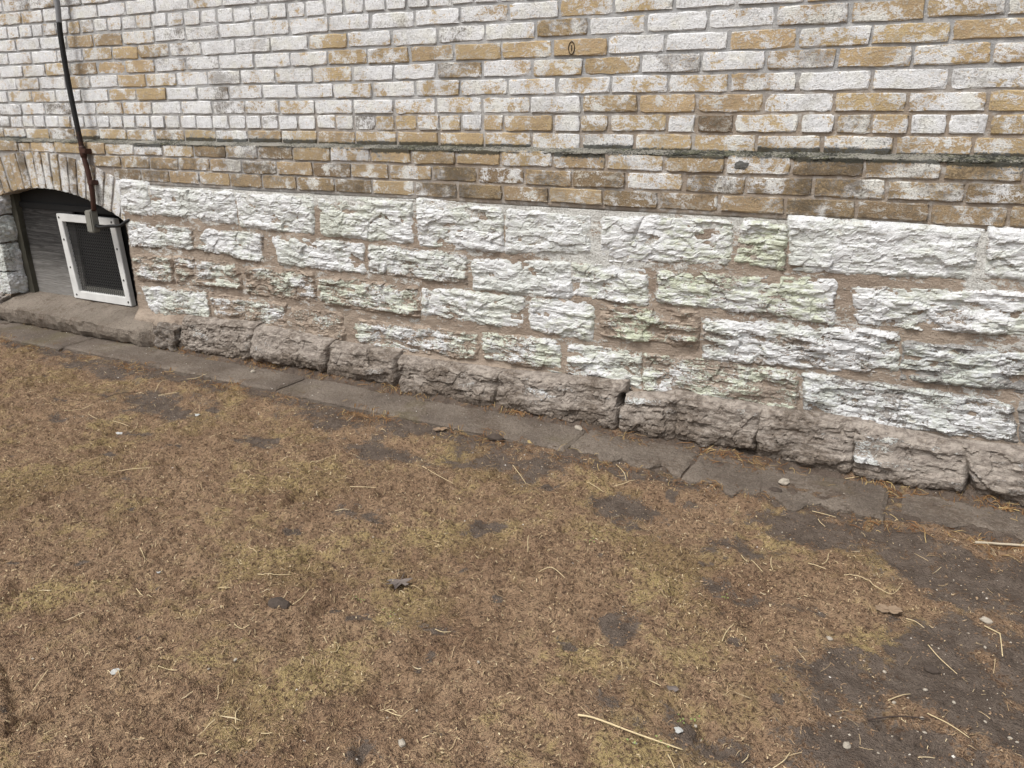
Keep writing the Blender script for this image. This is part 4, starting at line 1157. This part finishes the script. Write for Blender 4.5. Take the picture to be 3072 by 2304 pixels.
to_pipe(tube('coupling', [(.686, PY, 1.062), (.688, PY, 1.055), (.6905, PY, 1.012), (.692, PY, 1.005)], [.014, .017, .017, .014], MAT['rust'], None, 12))
to_pipe(box_mesh('pipe_clamp', .705, .745, PY - .017, BY + .002, .868, .892, MAT['rust'], None, .004))
to_pipe(box_mesh('pipe_clamp', .690, .73, PY - .015, BY + .002, 1.025, 1.05, MAT['rust'], None, .004))
to_pipe(box_mesh('end_fitting', .648, .700, PY - .024, PY + .022, .618, .735, MAT['zinc'], None, .006))
to_pipe(tube('cable', smooth_path([(.694, PY, .655), (.74, PY - .01, .650), (.82, PY - .012, .660), (.90, PY - .005, .668), (.935, PY + .01, .69), (.95, PY + .03, .70)]), .0085, MAT['cable'], None, 8))

# ------------------------------------------------------------------ ground cover and litter
def visible_xy(n, pad=.12):
    out = []
    while sum(len(o) for o in out) < n:
        x = rng.uniform(-.5, 5.5, n); y = rng.uniform(-2.4, -.03, n)
        d = np.stack([x - CAM_LOC.x, y - CAM_LOC.y, np.full(n, .02 - CAM_LOC.z)], 1)
        w = d @ np.array(fwd); a = d @ np.array(r2) / w * FOCAL; b = d @ np.array(u2) / w * FOCAL
        ok = (w > .2) & (np.abs(a) < .5 + pad) & (b > -.375 - pad)
        out.append(np.stack([x, y], 1)[ok])
    return np.concatenate(out)[:n]

def fibres(name, P, length, width, lift, curl, mat, tones, seed, zoff=0.0):
    r = np.random.default_rng(seed)
    n = len(P)
    an = r.uniform(0, 2 * np.pi, n); L = length[0] + (length[1] - length[0]) * r.random(n) ** 2
    cu = r.normal(0, curl, n); w = width * r.uniform(.6, 1.3, n)
    lf = lift * r.random(n) ** 1.5
    nseg = 3
    V = np.zeros((n, (nseg + 1) * 2, 3))
    px, py = P[:, 0].copy(), P[:, 1].copy()
    a = an.copy()
    for k in range(nseg + 1):
        nxv, nyv = -np.sin(a), np.cos(a)
        t = k / nseg
        hz = lf * np.sin(np.pi * (.15 + .85 * t))
        for s_, q in ((-1, 0), (1, 1)):
            V[:, k * 2 + q, 0] = px + s_ * nxv * w * .5; V[:, k * 2 + q, 1] = py + s_ * nyv * w * .5; V[:, k * 2 + q, 2] = hz + q * w * .35
        px = px + np.cos(a) * L / nseg; py = py + np.sin(a) * L / nseg; a = a + cu
    gzv = ground_z(V[:, :, 0].ravel(), V[:, :, 1].ravel()).reshape(n, -1)
    on = (V[:, :, 1] > -.358) & (V[:, :, 0] < 3.58)
    gzv = np.where(on, np.maximum(gzv, .051), gzv)
    V[:, :, 2] += gzv + .0012 + zoff
    base = (np.arange(n) * (nseg + 1) * 2)[:, None]
    Q = np.concatenate([base + np.array([[2 * k, 2 * k + 1, 2 * k + 3, 2 * k + 2]]) for k in range(nseg)], 0)
    me = fast_mesh(name, V.reshape(-1, 3), Q, mat)
    tn = np.repeat(np.clip(tones, 0, 1), (nseg + 1) * 2)
    attr(me, 'tone', tn)
    return link(bpy.data.objects.new(name, me))

P = visible_xy(100000)
bm_ = bare_mask(P[:, 0], P[:, 1])
keep = rng.random(len(P)) > np.clip(bm_ * 1.35, 0, .96)
keep &= P[:, 1] < -.37
P = P[keep]
tn = .35 + .3 * fbm(P[:, 0] * 2.2, P[:, 1] * 2.2, 3, 51) + .25 * fbm(P[:, 0] * 12, P[:, 1] * 12, 2, 52) + rng.normal(0, .34, len(P))
o = fibres('dead_moss', P, (.004, .016), .0014, .0028, .5, MAT['fibre'], tn, 1)
tag(o, 'matted brown dead moss and thatch covering the soil', 'moss', None, 'stuff')

P = visible_xy(1800)
bm_ = bare_mask(P[:, 0], P[:, 1])
P = P[(rng.random(len(P)) > bm_ * .45) & (P[:, 1] < -.37)]
o = fibres('dry_straw', P, (.012, .05), .0012, .004, .09, MAT['straw'], rng.random(len(P)), 2, .002)
tag(o, 'fine dry straw bits scattered over the brown moss', 'straw', None, 'stuff')

P = visible_xy(15000)
P = P[(P[:, 1] < -.36) & (rng.random(len(P)) > bare_mask(P[:, 0], P[:, 1]) * 1.3)]
o = fibres('chaff', P, (.003, .010), .0019, .004, .2, MAT['straw'], rng.random(len(P)) ** 1.2, 8, .003)
tag(o, 'tiny pale chaff flecks strewn all over the ground', 'chaff', None, 'stuff')

# needles and straw swept against the wall foot and the slab edge
NL = 6500
xs_ = rng.uniform(-.3, 5.3, NL)
sel = rng.random(NL)
cl = fbm(xs_ * 3.5, xs_ * 0, 3, 81)
ys_ = np.where(sel < .5, -.105 - np.abs(rng.normal(0, .028, NL)), -.40 + rng.normal(0, .022, NL))
ys_ = np.where(xs_ > 3.6, np.where(sel < .6, -.13 - np.abs(rng.normal(0, .05, NL)), ys_), ys_)
ok = cl + rng.normal(0, .12, NL) > .02
P = np.stack([xs_, ys_], 1)[ok]
o = fibres('wall_foot_litter', P, (.015, .06), .0016, .010, .35, MAT['needle'], rng.random(len(P)), 3, .002)
tag(o, 'rusty needles and straw swept along the wall foot', 'litter', None, 'stuff')

# grit on the bare soil
def grit(name, P, size, mat, seed):
    r = np.random.default_rng(seed); n = len(P)
    base = np.array([(1, 0, 0), (0, 1, 0), (-1, 0, 0), (0, -1, 0), (0, 0, .7), (0, 0, -.4)], float)
    tri = np.array([(0, 1, 4), (1, 2, 4), (2, 3, 4), (3, 0, 4)])
    s = size[0] + (size[1] - size[0]) * r.random(n) ** 3
    a = r.uniform(0, 2 * np.pi, n)
    V = base[None] * s[:, None, None] * r.uniform(.6, 1.3, (n, 6, 1))
    V = V * np.stack([np.ones(n), r.uniform(.5, 1, n), np.ones(n)], 1)[:, None, :]
    c, si = np.cos(a)[:, None], np.sin(a)[:, None]
    x = V[:, :, 0] * c - V[:, :, 1] * si; y = V[:, :, 0] * si + V[:, :, 1] * c
    g = ground_z(P[:, 0].copy(), P[:, 1].copy())
    g = np.where((P[:, 1] > -.358) & (P[:, 0] < 3.58), np.maximum(g, .051), g)
    W = np.stack([P[:, :1] + x, P[:, 1:] + y, g[:, None] + V[:, :, 2] + s[:, None] * .15], 2)
    Fi = (np.arange(n)[:, None, None] * 6 + tri[None]).reshape(-1, 3)
    me = fast_mesh(name, W.reshape(-1, 3), Fi, mat, False)
    attr(me, 'tone', np.repeat(r.random(n) ** 1.3, 6))
    return link(bpy.data.objects.new(name, me))
P = visible_xy(9000)
bm_ = bare_mask(P[:, 0], P[:, 1])
P = P[rng.random(len(P)) < np.clip(bm_ * .9, .06, 1)]
tag(grit('grit', P, (.0009, .0042), MAT['pebbles'], 4), 'small pale grit strewn over the bare soil and slabs', 'grit', None, 'stuff')

P = visible_xy(45000)
bm_ = bare_mask(P[:, 0], P[:, 1])
P = P[(P[:, 1] < -.37) & (fbm(P[:, 0] * 9, P[:, 1] * 9, 3, 95) + rng.normal(0, .35, len(P)) > .02)]
tag(grit('soil_crumbs', P, (.0012, .0048), MAT['crumb'], 14), 'crumbs of brown earth and moss loose on the ground', 'soil', None, 'stuff')

# single straw stalks
def stalk(name, pts, r, mat, taper=.7, sides=6, lift=.004):
    def gza(q):
        q = np.array(q, float); z = ground_z(q[:, 0].copy(), q[:, 1].copy())
        return np.where((q[:, 1] > -.358) & (q[:, 0] < 3.58), np.maximum(z, .052), z)
    path = [(x, y, z + r + lift) for (x, y), z in zip(pts, gza(pts))]
    # lie on the humps: straighten between the ends but stay above the soil
    P_ = smooth_path(path, 5)
    out = [Vector((p.x, p.y, max(p.z, z + r * .8))) for p, z in zip(P_, gza([(p.x, p.y) for p in P_]))]
    n = len(out)
    c = out[n // 2].copy()
    o = tube(name, [p - c for p in out], [r * (1 - (1 - taper) * i / (n - 1)) for i in range(n)], mat, None, sides)
    o.location = c
    return o
def screen(x, y, z=.03):
    d = Vector((x, y, z)) - CAM_LOC; w = d.dot(fwd)
    return (512 + d.dot(r2) / w * FOCAL * 1024, 384 - d.dot(u2) / w * FOCAL * 1024)
MARKS = [('the grey maple leaf', 3.531, -1.322), ('the longest pale stalk', 4.26, -1.556), ('the curled leaf at right', 4.697, -.849), ('the grey stick', 4.96, -.38),
         ('the scrap before the second slab', 2.047, -.685), ('the scrap in the left moss', 1.924, -.963), ('the second slab joint', 2.17, -.36), ('the broken slab end', 3.59, -.35),
         ('the thin dark twig', 4.737, -1.262), ('the window sill', .6, -.2), ('the pale sliver at bottom left', 3.175, -1.912), ('the tiny white scrap', 2.913, -1.584), ('the yellowish pebble', 3.867, -1.788),
         ('the bent stalk', 4.94, -.85), ('the first slab joint', .66, -.35), ('the flat pale stone', 4.346, -.279), ('the dark soil lump', 3.315, -1.546)]
def where(x, y):
    p = screen(x, y)
    best = min(MARKS, key=lambda m: math.dist(p, screen(m[1], m[2])))
    q = screen(best[1], best[2]); dx, dy = p[0] - q[0], p[1] - q[1]
    far = 'just ' if math.hypot(dx, dy) < 45 else ''
    if math.hypot(dx, dy) < 14: rel = 'touching'
    elif abs(dx) > 1.8 * abs(dy): rel = far + ('right of' if dx > 0 else 'left of')
    elif abs(dy) > 1.8 * abs(dx): rel = far + ('below' if dy > 0 else 'above')
    else: rel = far + ('below ' if dy > 0 else 'above ') + ('right of' if dx > 0 else 'left of')
    return rel + ' ' + best[0]
def zone(x, y):
    if y > -.37: return 'wall foot'
    if x > 4.55: return 'dark bare soil'
    if y > -.8: return 'soil before the slabs'
    if x < 2.4: return 'moss before the window'
    if x > 4.0: return 'moss near the long stalk'
    return 'moss in the foreground'
seen_labels = {}
sr = random.Random(3)
for (a, b) in STALKS:
    dx, dy = b[0] - a[0], b[1] - a[1]
    m = ((a[0] + b[0]) / 2 - dy * sr.uniform(-.12, .12), (a[1] + b[1]) / 2 + dx * sr.uniform(-.12, .12))
    L = math.hypot(dx, dy)
    o = stalk('straw_stalk', [a, m, b], .0011 + .007 * min(L, .12) * sr.uniform(.10, .22), MAT['stalk'])
    pa_, pb_ = screen(*a), screen(*b)
    sdx, sdy = pb_[0] - pa_[0], pb_[1] - pa_[1]
    if sdx < 0: sdx, sdy = -sdx, -sdy
    way = 'level' if abs(sdy) < .25 * abs(sdx) else 'steep' if abs(sdy) > 1.6 * abs(sdx) else 'rising' if sdy < 0 else 'sloping'
    size = 'long' if math.hypot(sdx, sdy) > 48 else 'short' if math.hypot(sdx, sdy) < 22 else 'middling'
    lab = size + ' ' + way + ' dry straw stalk ' + where(*m)
    if lab in seen_labels: lab = lab.replace('dry straw', 'dry straw', 1).replace(' stalk ', ' stalk (lower) ' if screen(*m)[1] > seen_labels[lab] else ' stalk (upper) ', 1)
    else: seen_labels[lab] = screen(*m)[1]
    tag(o, lab, 'straw', 'straw stalks, ' + zone(*m))
tag(stalk('straw_stalk', [(4.149, -1.563), (4.183, -1.556), (4.268, -1.556), (4.364, -1.540)], .0026, MAT['stalk'], .55), 'longest pale split straw stalk, at lower right of centre', 'straw')
tag(stalk('straw_stalk', [(4.908, -.817), (4.936, -.835), (4.940, -.842), (4.941, -.924)], .0015, MAT['stalk'], .8), 'straw stalk bent at a sharp corner near the right edge', 'straw')
tag(stalk('stick', [(4.899, -.406), (4.93, -.392), (4.959, -.379), (5.026, -.370), (5.12, -.36)], .0042, MAT['greytwig'], .8), 'pale grey stick on dark soil at the right edge', 'stick')
tag(stalk('twig', [(4.681, -1.295), (4.737, -1.262), (4.794, -1.237)], .0018, MAT['darktwig'], .6), 'thin dark twig on the bare soil at lower right', 'twig')
tag(stalk('twig', [(4.58, -.72), (4.62, -.71), (4.66, -.745), (4.70, -.76), (4.72, -.72)], .0012, MAT['stalk'], .6), 'curling pale tendril on soil right of the slabs', 'twig')
tag(stalk('twig', [(1.50, -.72), (1.54, -.66), (1.57, -.60)], .0015, MAT['darktwig'], .6), 'dark twig standing on soil below the first slab joint', 'twig')

# pebbles
def pebble_mesh(seed):
    bm = bmesh.new(); bmesh.ops.create_icosphere(bm, subdivisions=2, radius=1)
    r = random.Random(seed)
    for v in bm.verts:
        n = float(perlin(np.array([v.co.x * 1.3 + seed]), np.array([v.co.y * 1.3 + v.co.z]), seed)[0])
        v.co = Vector((v.co.x * 1.25, v.co.y * .85, v.co.z * .6)) * (1 + .3 * n)
    me = bpy.data.meshes.new('pebble'); bm.to_mesh(me); bm.free(); me.materials.append(MAT['pebble'])
    return me
PM = [pebble_mesh(i + 3) for i in range(6)]
special = {0: ('whitish pebble on the broken end of the concrete strip', .016), 1: ('flat pale stone on soil below the footing stones at right', .017),
           2: ('small grey stone on the concrete slab left of centre', .013), 5: ('tan chip of stone near the right edge on dark soil', .012), 6: ('tan pebble on moss left of the dark soil', .007),
           7: ('squarish pale pebble on moss at lower right', .008), 20: ('single yellowish pebble on moss at bottom centre', .009)}
for i, (x, y) in enumerate(PEBBLES):
    if i in (3, 4): continue
    lab, s = special.get(i, (None, sr.uniform(.0026, .0046)))
    o = bpy.data.objects.new('pebble', PM[i % 6]); COL.objects.link(o)
    z = gz(x, y)
    if y > -.358 and x < 3.58: z = max(z, .05)
    o.location = (x, y, z + s * .35); o.scale = (s, s, s); o.rotation_euler = (0, 0, sr.uniform(0, 6))
    if lab: tag(o, lab, 'pebble')
    else:
        tag(o, ('round ' if i % 3 == 0 else 'tiny ' if s < .0036 else 'small ') + 'pale pebble ' + where(x, y), 'pebble', 'small pebbles, ' + zone(x, y))

# white scraps and a pale wood chip
def scrap(name, x, y, s, seed, mat, label, cat):
    r = random.Random(seed); n = 9
    V = [(0, 0, s * .25)] + [(math.cos(i / n * 6.283) * s * r.uniform(.5, 1.1), math.sin(i / n * 6.283) * s * r.uniform(.4, .9), s * r.uniform(0, .35)) for i in range(n)]
    V += [(v[0], v[1], v[2] - .0012) for v in V]
    F = [(0, i + 1, (i + 1) % n + 1) for i in range(n)] + [(n + 1, n + 1 + (i + 1) % n + 1, n + 1 + i + 1) for i in range(n)]
    F += [(i + 1, n + 2 + i, n + 2 + (i + 1) % n, (i + 1) % n + 1) for i in range(n)]
    o = mesh_obj(name, V, F, mat, None, False); o.location = (x, y, gz(x, y) + .003)
    tag(o, label, cat); return o
scrap('paper_scrap', 2.047, -.685, .016, 1, MAT['paper'], 'crumpled white scrap on soil before the second slab', 'scrap')
scrap('paper_scrap', 1.924, -.963, .016, 2, MAT['paper'], 'white scrap in brown moss at left', 'scrap')
scrap('paper_scrap', 4.343, -1.494, .012, 3, MAT['paper'], 'whitish chip right above the long pale stalk', 'scrap')
scrap('paper_scrap', 2.913, -1.584, .007, 4, MAT['paper'], 'tiny white scrap on moss left of the maple leaf', 'scrap')
scrap('wood_chip', 3.175, -1.912, .013, 5, MAT['paper'], 'pale sliver of wood on moss at bottom left', 'chip')
scrap('wood_chip', 1.345, -.118, .026, 6, MAT['greytwig'], 'pale bone-like chip on slab under the first footing stone', 'chip').location.z = .054
scrap('moss_clump', 4.299, -1.393, .020, 7, MAT['leafg'], 'curled grey dead plant above the long pale stalk', 'dead plant')

# leaves
def leaf(name, x, y, size, rot, mat, label, lobes):
    V = [(0, 0, 0)]
    n = len(lobes)
    for (ang, rad) in lobes:
        a = math.radians(ang); V.append((math.cos(a) * rad * size, math.sin(a) * rad * size, size * (.05 + .20 * abs(math.sin(a * 1.5 + rad * 3)) * rad)))
    m = len(V)
    V += [(p[0], p[1], p[2] - .0008) for p in V]
    F = [(0, i + 1, (i + 1) % n + 1) for i in range(n)] + [(m, m + (i + 1) % n + 1, m + i + 1) for i in range(n)]
    root = empty(name, (x, y, gz(x, y) + .004)); root.rotation_euler = (.1, -.1, rot)
    mesh_obj('leaf_blade', V, F, mat, root, False)
    tube('leaf_stem', [(0, 0, .001), (-size * .5, size * .05, .004), (-size * 1.0, size * .02, .002)], .0011, mat, root, 5)
    tag(root, label, 'leaf'); return root
MAPLE = [(0, 1.0), (10, .72), (18, .62), (28, .45), (38, .70), (48, .92), (56, .68), (66, .40), (80, .55), (95, .74), (105, .5), (130, .30), (180, .12),
         (230, .30), (255, .5), (265, .74), (280, .55), (294, .40), (304, .68), (312, .92), (322, .70), (332, .45), (342, .62), (350, .72)]
leaf('maple_leaf', 3.531, -1.322, .05, -1.2, MAT['leafg'], 'dry grey maple leaf lying on the brown moss near the centre', MAPLE)
OVAL = [(a, (.34 + .66 * abs(math.cos(math.radians(a))) ** 1.3) * (1.0 if (a // 15) % 2 else .84)) for a in range(0, 360, 15)]
leaf('fallen_leaf', 4.697, -.849, .034, .2, MAT['leafb'], 'curled tan and grey leaf on soil at right', OVAL)
leaf('fallen_leaf', 3.07, -.40, .03, .5, MAT['leafb'], 'small tan leaf at the slab edge right of centre', OVAL)
leaf('fallen_leaf', 3.63, -.10, .022, 1.2, MAT['leafb'], 'tiny tan leaf at the wall foot by the whitish pebble', OVAL)

# dark clods
for i, (x, y, s, lab) in enumerate([(3.315, -1.546, .026, 'dark lump of soil on moss left of the maple leaf'), (4.798, -1.049, .014, 'dark reddish clod on the bare soil at right'), (3.30, -.372, .03, 'dark clod of earth on the slab edge at centre'),
                                    (4.33, -.34, .02, 'dark clod beside the flat pale stone at right')]):
    o = bpy.data.objects.new('soil_clod', pebble_mesh(40 + i)); o.data.materials[0] = MAT['clod']; COL.objects.link(o)
    z = gz(x, y)
    o.location = (x, y, z + s * .2); o.scale = (s, s, s * .8)
    tag(o, lab, 'clod')

# clover seedlings
def seedling(x, y, n, seed, label):
    r = random.Random(seed)
    root = empty('seedling', (x, y, gz(x, y))); tag(root, label, 'seedling', 'green seedlings in the moss')
    for i in range(n):
        ax_, ay_ = r.uniform(-.018, .018), r.uniform(-.012, .012); s = r.uniform(.0018, .0032); h = r.uniform(.005, .010)
        V = [(ax_ + math.cos(k / 7 * 6.283) * s, ay_ + math.sin(k / 7 * 6.283) * s * .8, h + .0008 * math.sin(k * 2)) for k in range(7)]
        V += [(ax_, ay_, h - .0015)]
        mesh_obj('leaflet', V, [(k, (k + 1) % 7, 7) for k in range(7)], MAT['clover'], root, False)
    tube('stem', [(0, 0, 0), (0, .002, .008)], .0008, MAT['clover'], root, 5)
for i, (x, y, n, l) in enumerate([(4.338, -1.462, 5, 'green seedling at the top end of the soil crack'), (4.364, -1.45, 4, 'green seedling midway along the soil crack'), (4.386, -1.471, 3, 'green seedling at the lower end of the soil crack'),
                                  (4.277, -1.575, 3, 'green seedling below the middle of the long pale stalk'), (4.32, -1.545, 3, 'green seedling touching the long pale stalk'), (4.321, -.998, 5, 'pale green seedling on moss right of centre'),
                                  (3.473, -1.427, 5, 'green seedling on moss below left of the maple leaf'), (3.587, -1.454, 4, 'green seedling on moss right below the maple leaf'), (3.901, -.892, 4, 'green seedling on dark soil up right of centre')]):
    seedling(x, y, n, 60 + i, l)
for o in bpy.data.objects:
    if o.name.startswith('seedling') and o.parent is None: o.rotation_euler.z = random.uniform(0, 6)
print('tris', sum(sum(len(p.vertices) - 2 for p in m.polygons) * 0 + len(m.loops) - 2 * len(m.polygons) for m in bpy.data.meshes))
